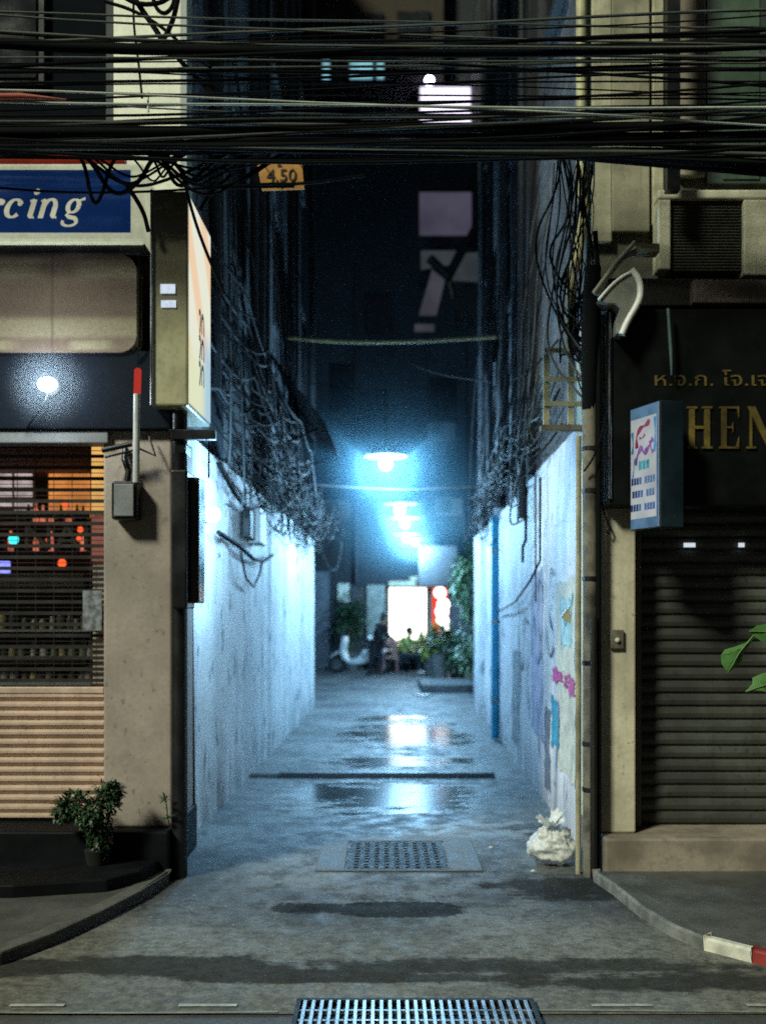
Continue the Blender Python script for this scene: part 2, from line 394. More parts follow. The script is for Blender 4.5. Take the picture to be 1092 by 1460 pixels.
PL = [(-8, 4.25), (-2.45, 4.30), (-1.95, 4.45), (-1.75, 4.64), (-1.60, 4.92), (-1.47, 5.28), (-1.36, 5.65), (-1.29, 6.08)]
PR = [(1.27, 6.08), (1.32, 5.80), (1.365, 5.36), (1.44, 5.04), (1.535, 4.84), (1.70, 4.665), (1.84, 4.56), (2.1, 4.45), (2.6, 4.36), (8, 4.30)]
b = MB(); b.prism(PL + [(-8, 6.08)], -.01, .062, 'Z'); struct(b, 'pavement', M['pave'], .01)
b = MB(); b.prism(PR + [(8, 6.13)], -.01, .062, 'Z'); struct(b, 'pavement', M['pave'], .01)
def kerb_piece(path, h, w, m, side):
    """kerbstones following the pavement edge"""
    n = len(path); mb = MB(); ins = []
    for i, p in enumerate(path):
        a = Vector(path[max(i - 1, 0)]); c = Vector(path[min(i + 1, n - 1)]); d = (c - a).normalized()
        ins.append((p[0] - d.y * w * side, p[1] + d.x * w * side))
    vs = []; fs = []
    for (p, q) in zip(path, ins): vs += [(p[0], p[1], -.01), (p[0], p[1], h), (q[0], q[1], h), (q[0], q[1], h - .05)]
    for i in range(n - 1):
        for k in range(3): fs.append((i * 4 + k, i * 4 + k + 1, i * 4 + 4 + k + 1, i * 4 + 4 + k))
    fs += [(0, 1, 2, 3), tuple(reversed([4 * (n - 1) + k for k in range(4)]))]
    mb.add(vs, fs); return struct(mb, 'kerb', m, .012)
def lerp_path(path, n=6):
    out = []
    for i in range(len(path) - 1):
        for k in range(n): out.append(tuple(path[i][j] + (path[i + 1][j] - path[i][j]) * k / n for j in range(2)))
    return out + [path[-1]]
kerb_piece([(p[0] + .02, p[1] - .02) for p in PL], .066, .10, M['kerb'], 1)
o_ = [(p[0] - .015, p[1] - .02) for p in PR]
kerb_piece(o_[:5], .066, .028, mat('pale_kerb_edge', (.20, .20, .19), .8, var=.5, scale=8), 1)
kerb_piece(o_[4:6], .066, .06, M['kerbw'], 1)
kerb_piece(o_[5:8], .066, .06, M['kerbr'], 1)
kerb_piece(o_[7:], .070, .10, M['kerbw'], 1)

def blob(cx, cy, rx, ry, seed, n=28, k=.22, z=0.):
    return [(cx + rx * math.cos(a) * q, cy + ry * math.sin(a) * q) for a, q in
            ((2 * math.pi * i / n, 1 + k * mnoise.noise((math.cos(2 * math.pi * i / n) * 1.6, math.sin(2 * math.pi * i / n) * 1.6, seed))) for i in range(n))]
def patch(poly, z, m, name='asphalt_patch'):
    b = MB(); b.add([(x, y, z) for x, y in poly], [tuple(range(len(poly)))]); return struct(b, name, m)
def gpx(x, y): Y = F * H / (y - HY); return (GX(x, Y), Y)
# road markings and gutter line
for xa, xb in ((14, 92), (255, 338), (843, 930), (1064, 1150), (-190, -110)):
    Y = 4.135; x0, x1 = GX(xa, Y), GX(xb, Y)
    b = MB(); b.add([(x0, Y - .012, .009), (x1, Y - .012, .009), (x1, Y + .014, .009), (x0, Y + .014, .009)], [(0, 1, 2, 3)]); struct(b, 'road_marking', M['marking'])
for xs in ((-1.9, -.42), (.62, 2.1)):
    b = MB(); n = 14; top = []
    for i in range(n + 1):
        x = xs[0] + (xs[1] - xs[0]) * i / n; y = 4.065 + .015 * math.sin(x * 1.9 + .6)
        top.append((x, y))
    b.add([(x, y, .008) for x, y in top] + [(x, y + .016, .008) for x, y in top], [(i, i + 1, n + 2 + i, n + 1 + i) for i in range(n)]); struct(b, 'gutter_edge', M['gutter'])

# drain grate
gr = thing('drain_grate', 'galvanised drain grating with upright bars set in the gutter at the alley mouth', 'drain grate', (.13, 4.05, 0))
x0, x1, y0, y1 = GX(430, 4.15), GX(754, 4.15), 3.80, 4.15
b = MB(); b.box(x0 - .02, x1 + .02, y0, y1 + .02, .004, .007); b.build('pit', M['black'], gr)
b = MB(); b.box(x0 - .02, x1 + .02, y1 - .006, y1 + .02, .008, .026); b.box(x0 - .02, x0, y0, y1 - .006, .008, .026); b.box(x1, x1 + .02, y0, y1 - .006, .008, .026); b.build('frame', M['iron'], gr, .003)
b = MB(); N_ = 27
for i in range(N_):
    x = x0 + (x1 - x0) * (i + .5) / N_; b.box(x - .008, x + .008, y0, y1 - .006, .010, .027)
for yy in (y1 - .10, y1 - .20): b.box(x0, x1, yy - .006, yy + .006, .009, .022)
b.build('grating', M['steel'], gr, .002)

# manhole cover
mh = thing('manhole_cover', 'square studded manhole cover in a wide concrete frame on the alley floor', 'manhole cover', (.05, 6.65, 0))
xa, xb, ya, yb = -.42, .62, 6.30, 7.25
b = MB(); fx0, fx1, fy0, fy1 = -.24, .42, 6.33, 7.12
b.box(xa, xb, ya, fy0, .0, .010); b.box(xa, xb, fy1, yb, .0, .010); b.box(xa, fx0, fy0, fy1, .0, .0102); b.box(fx1, xb, fy0, fy1, .0, .0102)
b.build('frame', mat('manhole_surround_concrete', (.105, .108, .112), .7, var=.6, scale=7, spots=.9), mh, .004)
b = MB(); b.box(fx0 + .012, fx1 - .012, fy0 + .012, fy1 - .012, 0, .0075)
for i in range(9):
    for j in range(10):
        x = fx0 + .07 + i * (fx1 - fx0 - .14) / 8; y = fy0 + .07 + j * (fy1 - fy0 - .14) / 9
        b.box(x - .014, x + .014, y - .016, y + .016, .0076, .013)
b.build('lid', M['iron'], mh, .002)
# speed bump
sb = thing('speed_bump', 'low dark rubber speed bump lying across the alley with two pale reflectors', 'speed bump', (-.1, 10, 0))
prof = [(9.88, .006), (9.94, .045), (10.06, .045), (10.12, .006)]
b = MB(); b.prism(prof, -1.02, 1.09, 'X'); b.prism([(9.9, .006), (9.96, .03), (10.05, .03), (10.1, .006)], -1.3, -1.021, 'X'); b.build('ramp', M['black'], sb, .006)
for xx in (-.08, .16):
    b = MB(); b.prism([(9.925, .034), (9.945, .050), (9.975, .050), (9.975, .046), (9.942, .0462), (9.93, .038)], xx - .03, xx + .03, 'X'); b.build('reflector', M['white'], sb)

# ------------------------------------------------------------------ LEFT SHOPHOUSE
ls = thing('shophouse', 'shophouse with a blue serif sign and a see-through roller shutter, left of the alley', 'building', (-3, 6.2, 0))
YF = 6.2
X0, X1 = GX(148, YF), GX(245, YF)
b = MB(); b.box(X0, X1, YF, 6.9, .30, GZ(612, YF)); b.build('pillar', M['beige'], ls, .012)
b = MB(); b.box(-8, X1 + .01, 6.06, 7.0, 0, .30); b.prism([(-8, 5.42), (-2.0, 5.50), (-1.52, 5.62), (-1.38, 5.82), (-1.335, 6.055), (-8, 6.055)], .05, .135, 'Z'); b.build('plinth', M['plinth_d'], ls, .012)
# alley wall (whitewashed storey) - uneven plaster surface
def wl(u, v):
    Y = 6.9 + u * 10.3; z = v * 2.86
    d = .020 * mnoise.noise((Y * .9, z * .6, 1.7)) + .008 * mnoise.noise((Y * 4, z * 3, 5.))
    rib = .022 if (abs(Y - 8.55) < .14 or abs(Y - 11.6) < .16 or abs(Y - 14.6) < .18) else 0
    return (XL(Y) + d + rib, Y, z)
b = MB(); b.grid(wl, 150, 26)
b.box(-1.748, XL(6.9) - .03, 6.9, 17.2, 0, 2.85); b.add([(XL(17.2) + .01, 17.201, 0), (XL(17.2) + .01, 17.201, 2.86), (-3, 17.201, 2.86), (-3, 17.201, 0)], [(0, 1, 2, 3)])
b.add([wl(0, 0), wl(0, 1), (-1.6, 6.9, 2.86), (-1.6, 6.9, 0)], [(0, 1, 2, 3)])
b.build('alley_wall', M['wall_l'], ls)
b = MB(); b.box(-1.80, XL(6.9) - .02, 6.62, 17.2, 2.86, 13); b.box(-6, -1.80, 7.21, 17.2, 2.86, 13)
b.build('upper_wall', M['upper_l'], ls)
# ledge between the storeys, pipes, pilasters on the side wall
b = MB()
for Y in (8.4, 11.3, 14.4):
    b.box(XL(Y) - .1, XL(Y) + .05, Y - .13, Y + .13, 2.87, 13)
b.build('pilaster', M['rear'], ls, .01)
for i, (Y, r) in enumerate(((7.7, .05), (9.7, .04), (10.1, .055), (12.9, .05), (15.9, .05))):
    b = MB(); b.tube([(XL(Y) + .09, Y, 3.3 + .2 * i), (XL(Y) + .09, Y, 12.5)], r, 9); b.build('drainpipe', M['corr'], ls)
# upper windows with grilles on the side wall (dark)
for k, (Y, z) in enumerate(((9.2, 5.4), (12.2, 5.6), (15.2, 5.4), (9.2, 8.6), (12.2, 8.6), (15.2, 8.6))):
    b = MB(); xx = XL(Y) - .02
    b.box(xx - .02, xx + .05, Y - .55, Y - .49, z - .7, z + .7); b.box(xx - .02, xx + .05, Y + .49, Y + .55, z - .7, z + .7)
    b.box(xx - .02, xx + .05, Y - .49, Y + .49, z - .7, z - .63); b.box(xx - .02, xx + .05, Y - .49, Y + .49, z + .63, z + .7)
    for q in range(5): b.box(xx + .02, xx + .035, Y - .49 + .165 * (q + .9), Y - .475 + .165 * (q + .9), z - .63, z + .63)
    fr = b.build('window', M['corr'], ls)
    b = MB(); b.box(xx, xx + .012, Y - .49, Y + .49, z - .63, z + .63); b.build('pane', M['glass_d'], fr)
# lean-to corrugated canopies above the whitewashed wall
def canopy(parent_label, side, Ya, Yb, z0, z1, d, m, name='corrugated_awning'):
    Xf = XL if side < 0 else XR; s = -side
    t = thing(name, parent_label, 'awning', (Xf((Ya + Yb) / 2), (Ya + Yb) / 2, z0))
    n = int((Yb - Ya) / .045)
    def fn(u, v):
        Y = Ya + (Yb - Ya) * u; rip = .016 * math.cos(u * n * math.pi)
        return (Xf(Y) + s * (.03 + d * v), Y, z0 + (z1 - z0) * v + rip)
    b = MB(); b.grid(fn, n * 2, 3); b.build('sheet', m, t)
    b = MB()
    for Y in (Ya + .1, (Ya + Yb) / 2, Yb - .1): b.tube([(Xf(Y) + s * .03, Y, z1 - .25), (Xf(Y) + s * (d - .05), Y, z1 - .03)], .014, 6)
    b.build('bracket', M['cable'], t); return t
canopy('dark corrugated awning sloping off the left alley wall above the cable tangle', -1, 11.3, 15.6, 4.5, 3.7, .62, M['corr'])
# front facade, upper part
b = MB(); Yp = 6.42
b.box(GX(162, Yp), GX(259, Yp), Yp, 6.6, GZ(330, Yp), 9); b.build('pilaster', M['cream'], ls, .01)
b = MB(); b.box(-8, GX(160, 6.9), 6.85, 7.2, GZ(232, 6.9), 9); b.build('recessed_wall', mat('black_blue_recess', (.003, .005, .009), .9, spec=.1), ls)
b = MB(); b.box(GX(-90, 6.9), GX(70, 6.9), 6.80, 6.84, GZ(120, 6.8), 6.4); wnd = b.build('window', M['steel_d'], ls)
b = MB(); b.box(GX(-80, 6.9), GX(60, 6.9), 6.785, 6.799, GZ(112, 6.8), 6.3); b.build('pane', M['glass_d'], wnd)
b = MB(); b.box(-8, GX(205, 6.45), 6.3, 6.6, GZ(612, 6.3), GZ(236, 6.3)); b.build('facade_wall', M['dark_wall'], ls)
b = MB(); b.box(GX(205, 6.5), XL(6.6), 6.5, 6.6, GZ(612, 6.5), GZ(330, 6.5)); b.build('facade_wall', M['dark_wall'], ls)
b = MB(); b.box(XL(6.6) - .03, XL(6.6) + .07, 6.55, 7.0, GZ(345, 6.6), 7.5); b.build('corner_strip', mat('greenish_corner_plaster', (.30, .32, .23), .75, var=.4, streak=.5), ls)
b = MB(); b.box(-8, GX(245, 6.14), 6.14, 6.3, GZ(612, 6.14), GZ(500, 6.14)); b.build('fascia', M['navy'], ls, .01)
b = MB(); b.box(-8, GX(152, 6.12), 6.16, 6.28, GZ(632, 6.16), GZ(613, 6.16)); b.build('shutter_housing', M['grey'], ls, .008)
# roller shutter: open grille on top, solid slats below
sh = MB()
zt, zm, zb = GZ(630, 6.4), GZ(986, 6.4), .302
xa, xb = -4.5, GX(150, 6.4)
per = .0705; n = int((zt - zm) / per)
for i in range(n + 1):
    z = zm + i * per
    sh.box(xa, xb, 6.396, 6.402, z - .011, z + .011); sh.box(xa, xb, 6.397, 6.401, z + per * .5 - .002, z + per * .5 + .002)
k = 0
x = xb - .09
while x > xa:
    for i in range(n):
        z = zm + i * per
        sh.box(x - .0016, x + .0016, 6.398, 6.400, z + .0115, z + per * .5 - .0025); sh.box(x - .0016, x + .0016, 6.398, 6.400, z + per * .5 + .0025, z + per - .0115)
    x -= .115
shp = sh.build('shutter', mat('shutter_grille_metal', (.035, .03, .028), .5, .4, var=.3), ls)
b = MB(); per2 = .0585; n2 = int((zm - zb) / per2) + 1; pts = []
for i in range(n2):
    z1_ = zm - i * per2; z0_ = max(zb, z1_ - per2)
    h_ = z1_ - z0_
    pts += [(6.405, z1_), (6.375, z1_ - h_ * .30), (6.375, z1_ - h_ * .55), (6.398, z1_ - h_ * .95)]
vs = []; fs = []
nx = 36
for (yy, zz) in pts:
    for q in range(nx + 1):
        x = xa + (xb - xa) * q / nx
        vs.append((x, yy + .008 * mnoise.noise((x * 2.1, zz * 2.6, 1.)), zz + .004 * mnoise.noise((x * 1.1, zz * .9, 2.))))
for j in range(len(pts) - 1):
    for q in range(nx): a_ = j * (nx + 1) + q; fs.append((a_, a_ + 1, a_ + nx + 2, a_ + nx + 1))
b.add(vs, fs); b.build('slats', M['slatl'], shp)
b = MB(); b.box(xa, xb, 6.37, 6.42, zm - .01, zm + .03); b.build('middle_bar', M['slatl'], shp, .005)
b = MB(); b.box(xb - .085, xb + .003, 6.43, 6.46, zm, GZ(630, 6.4)); b.build('guide_rail', M['beige'], ls)

# things on the shop front -----------------------------------------------------------------------
# blue sign
sg = thing('shop_sign', 'wide blue shop sign with cream border and italic serif letters ending in rcing', 'sign', (-2.2, 6.05, 3.8))
Ys = 6.05; zt, zb = GZ(232, Ys), GZ(345, Ys)
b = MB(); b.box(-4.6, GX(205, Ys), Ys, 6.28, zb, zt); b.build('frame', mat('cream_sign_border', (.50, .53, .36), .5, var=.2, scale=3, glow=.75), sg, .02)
b = MB(); b.box(-4.5, GX(187, Ys), Ys - .008, Ys - .0005, GZ(332, Ys), GZ(243, Ys)); b.build('panel', M['blue'], sg)
def strokes(mb, glyph, ox, oz, u, y, slant):
    for j, st in enumerate(glyph):
        L = []; Rr = []
        for i, (gx, gz, w) in enumerate(st):
            a = st[max(i - 1, 0)]; c = st[min(i + 1, len(st) - 1)]
            d = Vector((c[0] - a[0], c[1] - a[1])).normalized(); nn = Vector((-d.y, d.x)) * w / 2
            L.append((gx + nn.x, gz + nn.y)); Rr.append((gx - nn.x, gz - nn.y))
        yy = y - .0012 * j
        P = lambda p: (ox + (p[0] + p[1] * slant) * u, yy, oz + p[1] * u)
        k = len(L); mb.add([P(p) for p in L] + [P(p) for p in Rr], [(i, i + 1, k + i + 1, k + i) for i in range(k - 1)])
def arc(cx, cz, rx, rz, a0, a1, w0, w1, n=16):
    """w0 = width on vertical sides, w1 = width on top/bottom"""
    out = []
    for i in range(n + 1):
        a = math.radians(a0 + (a1 - a0) * i / n); k = abs(math.cos(a))
        out.append((cx + rx * math.cos(a), cz + rz * math.sin(a), w1 + (w0 - w1) * k)); 
    return out
def dot(cx, cz, r): return [[(cx - r + 2 * r * i / 8, cz, 2 * r * math.sqrt(max(0.02, 1 - (2 * i / 8 - 1) ** 2))) for i in range(9)]]
gl_r = [[(.2, 0, .26), (.2, .95, .26)], arc(.50, .55, .28, .38, 150, 60, .16, .14)] + dot(.68, .80, .15)
gl_c = [arc(.50, .50, .34, .45, 45, 320, .27, .10)] + dot(.76, .76, .14)
gl_i = [[(.25, .1, .27), (.25, .95, .27)], [(.05, .86, .10), (.25, .95, .12)], arc(.40, .16, .15, .13, 180, 300, .22, .08)] + dot(.27, 1.33, .16)
gl_n = [[(.2, 0, .27), (.2, .95, .27)], [(.0, .86, .10), (.2, .95, .12)], arc(.52, .55, .28, .40, 160, 0, .24, .12), [(.80, .58, .27), (.80, .1, .27)], arc(.94, .16, .14, .13, 180, 300, .22, .08)]
gl_g = [arc(.42, .62, .27, .33, 0, 360, .24, .09), [(.60, .88, .09), (.92, 1.0, .16)], [(.30, .30, .10), (.20, .16, .14), (.36, .06, .20), (.66, .0, .20), (.80, -.14, .2)], arc(.46, -.20, .36, .20, 20, -200, .16, .10)]
b = MB(); u = 28 / F * Ys; oz = GZ(312, Ys)
for gph, px in ((gl_r, -21), (gl_c, 3), (gl_i, 36), (gl_n, 53), (gl_g, 89)): strokes(b, gph, GX(px, Ys), oz, u, Ys - .010, .30)
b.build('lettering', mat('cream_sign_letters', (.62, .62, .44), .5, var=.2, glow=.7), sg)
# lower dark rail and brown vinyl panel
b = MB(); b.box(-4.6, GX(207, 6.1), 6.1, 6.28, GZ(362, 6.1), GZ(347, 6.1)); b.build('sign_rail', M['steel_d'], ls, .006)
pv = thing('vinyl_sign', 'brown vinyl sign panel with painted reflections and rounded corner under the blue sign', 'sign panel', (-2.2, 6.12, 3.2))
def rrect(x0, x1, z0, z1, r, n=6):
    out = []
    for (cx, cz, a0) in ((x1 - r, z1 - r, 0), (x0 + r, z1 - r, 90), (x0 + r, z0 + r, 180), (x1 - r, z0 + r, 270)):
        for i in range(n + 1):
            a = math.radians(a0 + 90 * i / n); out.append((cx + r * math.cos(a), cz + r * math.sin(a)))
    return out
Yv_ = 6.12
b = MB(); b.prism(rrect(-4.6, GX(195, Yv_), GZ(502, Yv_), GZ(363, Yv_), .10), Yv_, 6.28); 
t = NT('brown_vinyl_reflections'); g = t.n('ShaderNodeNewGeometry'); sp = t.n('ShaderNodeSeparateXYZ'); t.l(g.outputs['Position'], sp.inputs[0])
nz = t.noise(t.pos(1, 1, .5), 1.5, 4); fn = t.noise(t.pos(), 40, 3)
c = t.mix(t.ramp(nz, .3, .7), (.13, .085, .065), (.23, .165, .125))
for (zy, hw, k, ph) in ((467, .055, .75, 0.), (384, .05, .6, 4.), (492, .025, .8, 9.), (372, .02, .5, 2.)):  # soft reflections put into the vinyl colour as pale bands
    d = t.math('ABSOLUTE', t.math('SUBTRACT', sp.outputs['Z'], GZ(zy, Yv_)))
    gp = t.ramp(t.noise(t.pos(1.0, 1, .05), 1.1 + ph * .13, 1), .40, .50)
    c = t.mix(t.math('MULTIPLY', t.ramp(d, hw * 1.5, hw * .6), t.math('MULTIPLY', gp, k)), c, (.36, .32, .21))
dx = t.math('ABSOLUTE', t.math('SUBTRACT', sp.outputs['X'], GX(75, Yv_)))
c = t.mix(t.ramp(dx, .014, .004, 0, .45), c, (.07, .05, .04))
c = t.mix(t.ramp(fn, .4, .8, 0, .3), c, (.07, .05, .04))
t.bsdf(c, .55, 0, nz, .2, .02); b.build('panel', t.m, pv)
b = MB(); b.tube([(GX(197, 6.05), 6.1, GZ(360, 6.05)), (GX(196, 6.05), 6.1, GZ(490, 6.05)), (GX(185, 6.05), 6.1, GZ(502, 6.05))], .008, 6); b.build('cable', M['cable'], pv)
# red awning strip over the sign
b = MB(); b.box(-4.6, GX(176, 6.2), 6.15, 6.30, GZ(228, 6.2), GZ(213, 6.2)); tag(rebase(b.build('red_strip', M['red'], None, .01), (-2.5, 6.2, 4.3)), 'red painted strip along the top of the blue shop sign', 'trim strip')

# projecting light box
lb = thing('lightbox_sign', 'tall projecting light box with brown front edge and bright side face, on black pole', 'light box', (-1.26, 6.0, GZ(578, 6.0)))
xa, xb = GX(214, 6.0), GX(268, 6.0); za, zb = GZ(578, 6.0), GZ(272, 6.0); ya, yb = 6.0, 6.70
dx = .014
b = MB(); b.add([(xa, ya, za), (xb, ya, za), (xb + dx, yb, za), (xa + dx, yb, za), (xa, ya, zb), (xb, ya, zb), (xb + dx, yb, zb), (xa + dx, yb, zb)],
                [(0, 1, 5, 4), (3, 2, 1, 0), (4, 5, 6, 7), (1, 2, 6, 5), (2, 3, 7, 6), (3, 0, 4, 7)])
t = NT('smoky_glassy_acrylic'); g = t.n('ShaderNodeNewGeometry'); sp = t.n('ShaderNodeSeparateXYZ'); t.l(g.outputs['Position'], sp.inputs[0])
nz = t.noise(t.pos(1, 1, .6), 3.0, 5); n2 = t.noise(t.pos(), 30, 3)
c = t.mix(t.ramp(t.math('ADD', sp.outputs['Z'], t.math('MULTIPLY', nz, .5)), 3.80, 3.35), (.15, .14, .095), (.50, .48, .31))
c = t.mix(t.ramp(nz, .48, .66, 0, .55), c, (.14, .13, .09)); c = t.mix(t.ramp(n2, .45, .8, 0, .3), c, (.08, .07, .05))
c = t.mix(t.ramp(sp.outputs['X'], xa + .05, xa + .005, 0, .6), c, (.26, .30, .26))
t.bsdf(c, .14, 0, nz, .05, .01, .6); b.build('case', t.m, lb, .012)
t = NT('lit_side_face')
sp = t.n('ShaderNodeSeparateXYZ'); g = t.n('ShaderNodeNewGeometry'); t.l(g.outputs['Position'], sp.inputs[0])
dg = t.math('ADD', t.math('MULTIPLY', sp.outputs['Y'], 1.1), t.math('MULTIPLY', sp.outputs['Z'], .9))
wv = t.math('SINE', t.math('MULTIPLY', dg, 9.5))
c = t.mix(t.ramp(wv, -.2, .8, 0, .75), (.86, .88, .72), (.95, .60, .36))
c = t.mix(t.ramp(sp.outputs['Z'], 3.02, 3.35, 0, 1), (.80, .84, .58), c)
wv2 = t.math('MULTIPLY', t.ramp(sp.outputs['Y'], 6.35, 6.6), t.ramp(sp.outputs['Z'], 3.5, 3.2))
c = t.mix(t.math('MULTIPLY', wv2, .8), c, (.35, .62, .85))
e = t.n('ShaderNodeEmission'); e.inputs['Strength'].default_value = .92; t.l(c, e.inputs['Color']); t.l(e.outputs[0], t.out.inputs['Surface'])
b = MB(); q = .004
def sideP(v, z): return (xb + dx * v + q, ya + (yb - ya) * v, z)
b.add([sideP(.02, za + .02), sideP(.98, za + .02), sideP(.98, zb - .02), sideP(.02, zb - .02)], [(0, 1, 2, 3)])
sf = b.build('lit_face', t.m, lb)
b = MB(); q = .008
def side_stroke(pts, w):
    P = curve_pts([Vector((a, 0, z)) for a, z in pts], 2); n = len(P); L = []
    for i in range(n):
        d = (P[min(i + 1, n - 1)] - P[max(i - 1, 0)]).normalized(); nn = Vector((-d.z, 0, d.x)) * w
        L.append((P[i] + nn, P[i] - nn))
    b.add([sideP(q[0].x, q[0].z) for q in L] + [sideP(q[1].x, q[1].z) for q in L], [(i, i + 1, n + i + 1, n + i) for i in range(n - 1)])
for z in (3.40, 3.24, 3.08):
    side_stroke([(.42, z + .06), (.46, z + .085), (.50, z + .05), (.46, z - .04), (.44, z - .06)], .018)
    side_stroke([(.54, z - .05), (.53, z + .04), (.58, z + .08), (.64, z + .04), (.63, z - .05)], .018)
b.build('lettering', mat('faded_green_letters', (.10, .16, .13), .6), sf)
b = MB(); b.box(GX(229, 5.99), GX(250, 5.99), 5.990, 5.996, GZ(418, 5.99), GZ(405, 5.99)); b.box(GX(230, 5.99), GX(251, 5.99), 5.990, 5.996, GZ(438, 5.99), GZ(428, 5.99)); b.build('reflection_patch', emis('bluish_reflection_glow', (.75, .86, 1.0), .9, .2, 40), lb)  # bluish reflection on the front, put in as glowing patches
b = MB(); b.tube([(GX(216, 5.98), 5.985, za), (GX(216, 5.98), 5.985, zb)], .008, 6); b.build('edge_trim', M['steel'], lb)

# black pole with crossbar and cabinet
pl = thing('utility_pole', 'black steel pole with crossbar and cabinet at the left corner of the alley', 'pole', (GX(256, 6.15), 6.15, 0))
px_ = GX(256, 6.18)
b = MB(); b.tube([(px_, 6.18, -.02), (px_, 6.18, GZ(572, 6.18))], .050, 16); b.build('post', M['steel_d'], pl)
b = MB(); b.box(GX(245, 6.12), GX(308, 6.12), 6.10, 6.15, GZ(627, 6.12), GZ(613, 6.12)); b.build('crossbar', M['steel_d'], pl, .004)
b = MB(); b.box(GX(245, 6.05), GX(268, 6.05), 6.03, 6.28, GZ(868, 6.05), GZ(670, 6.05)); cab = b.build('cabinet', M['steel_d'], pl, .012)
b = MB(); b.box(GX(268.5, 6.1), GX(284, 6.1), 6.10, 6.30, GZ(860, 6.1), GZ(680, 6.1)); b.build('glass_cover', mat('smoked_cover', (.03, .022, .018), .12, var=.3), cab, .012)
b = MB(); b.box(GX(248, 6.1), GX(264, 6.1), 6.13, 6.30, GZ(645, 6.1), GZ(632, 6.1)); b.build('clamp', M['steel_d'], pl, .004)
b = MB(); b.tube([(GX(296, 6.2), 6.25, GZ(627, 6.2)), (GX(296, 6.2), 6.25, GZ(680, 6.2))], .006, 6); b.build('hanging_rod', M['cable'], pl)
# thin stay post
b = MB(); b.tube([(GX(271, 6.9), 6.9, GZ(840, 6.9)), (GX(275, 6.95), 6.95, 0)], .022, 10); tag(rebase(b.build('stay_post', M['steel_d']), (GX(275, 6.95), 6.95, 0)), 'thin dark post standing just behind the black pole against the white wall', 'post')

# spotlight on fascia
sl = thing('spotlight', 'glaring white spotlight on the dark fascia above the left shutter', 'spotlight', tuple(W(68, 560, 6.14)))
c = W(68, 548, 6.06)
b = MB(); b.sphere(c, .046, sx=1.3, sz=.95); b.build('bulb', M['bulb'], sl); lamp_light('bulb_light', c + Vector((0, -.115, 0)), 15, (.72, .88, 1.0), .055, sl)
b = MB(); b.tube([c + Vector((0, .055, 0)), c + Vector((0, .085, 0))], [.055, .065], 16); b.build('housing', M['steel_d'], sl)
b = MB(); b.tube(curve_pts([c + Vector((.0, .02, -.05)), c + Vector((-.03, .0, -.13)), c + Vector((-.12, .05, -.22)), c + Vector((-.16, .10, -.25))], 2), .007, 7); b.build('arm', M['steel_d'], sl)

# wall box, slanting arm, red and white rod, wire hook
wb = thing('junction_box', 'grey junction box mounted on the beige pillar under a slanting arm', 'junction box', tuple(W(180, 740, 6.2)))
b = MB(); b.box(GX(160, 6.1), GX(197, 6.1), 6.08, 6.199, GZ(741, 6.1), GZ(686, 6.1)); b.build('case', M['steel_d'], wb, .015)
b = MB(); b.box(GX(163, 6.07), GX(191, 6.07), 6.066, 6.079, GZ(736, 6.07), GZ(690, 6.07)); b.build('lid', M['grey'], wb, .005)
b = MB(); b.tube([W(182, 686, 6.14), W(184, 672, 6.14), W(178, 655, 6.16), W(180, 640, 6.18)], .020, 7); b.build('conduit', M['steel_d'], wb)
b = MB(); b.tube([W(146, 642, 6.05), W(188, 633, 6.05)], .016, 8); b.tube([W(150, 652, 6.1), W(200, 640, 6.1), W(222, 650, 6.12), W(213, 622, 6.15)], .007, 6)
tag(rebase(b.build('wall_bracket', M['steel_d']), W(146, 642, 6.1)), 'dark slanting bracket arm with a wire hook at the top of the beige pillar', 'bracket')
rd = thing('hanging_rod', 'white rod with a red tip hanging in front of the beige pillar', 'rod', tuple(W(196, 690, 5.95)))
b = MB(); b.tube([W(195.5, 562, 5.95), W(194.5, 688, 5.95)], .0195, 10); b.build('shaft', mat('white_enamel_rod', (.55, .57, .58), .4, var=.15), rd)
b = MB(); b.tube([W(197, 525, 5.95), W(197, 528, 5.95), W(196, 561, 5.95)], [.012, .021, .021], 10); b.build('tip', emis('red_plastic_glow', (.75, .06, .04), .55), rd)
b = MB(); b.tube([W(197, 525, 5.95), W(197, 500, 5.97), W(198, 488, 6.02)], .004, 6); b.build('cord', M['cable'], rd)
# small stains are in material; small paper notice on the shutter
nb = MB(); nb.box(GX(119, 6.36), GX(146, 6.36), 6.352, 6.358, GZ(899, 6.36), GZ(842, 6.36))
nt = nb.build('paper_notice', mat('speckled_notice', (.24, .26, .30), .8, var=.75, scale=26)); tag(rebase(nt, W(132, 899, 6.36)), 'speckled paper notice stuck to the right edge of the grille shutter', 'notice')

# ------------------------------------------------------------------ inside the left shop
b = MB(); b.box(-4.6, -1.75, 9.0, 9.1, .3, 2.72); b.box(-4.6, -1.75, 6.95, 9.0, 2.73, 2.76); b.box(-1.765, -1.751, 6.95, 9.0, .302, 2.725); b.box(-4.6, -1.77, 6.95, 9.0, .29, .305)
b.build('shop_interior', mat('dark_interior', (.16, .075, .05), .8, var=.4, scale=2), ls)
def one(mb, name, m, base, label, cat, group=None, bevel=0.):
    return tag(rebase(mb.build(name, m, None, bevel), base), label, cat, group)
Yi = 8.2
b = MB(); b.pbox(70, 128, 662, 738, Yi, .05); one(b, 'glowing_screen', M['orangeglow'], W(100, 738, Yi), 'orange lit panel glowing inside the left shop behind the grille', 'lit panel')
b = MB(); b.pbox(131, 148, 633, 732, 6.412, .012); one(b, 'glow_strip', M['amberglow'], W(140, 732, 6.6), 'amber light painted as a glowing strip at the right edge of the grille shutter', 'light strip')  # amber light on the shutter edge, put in as a glowing surface
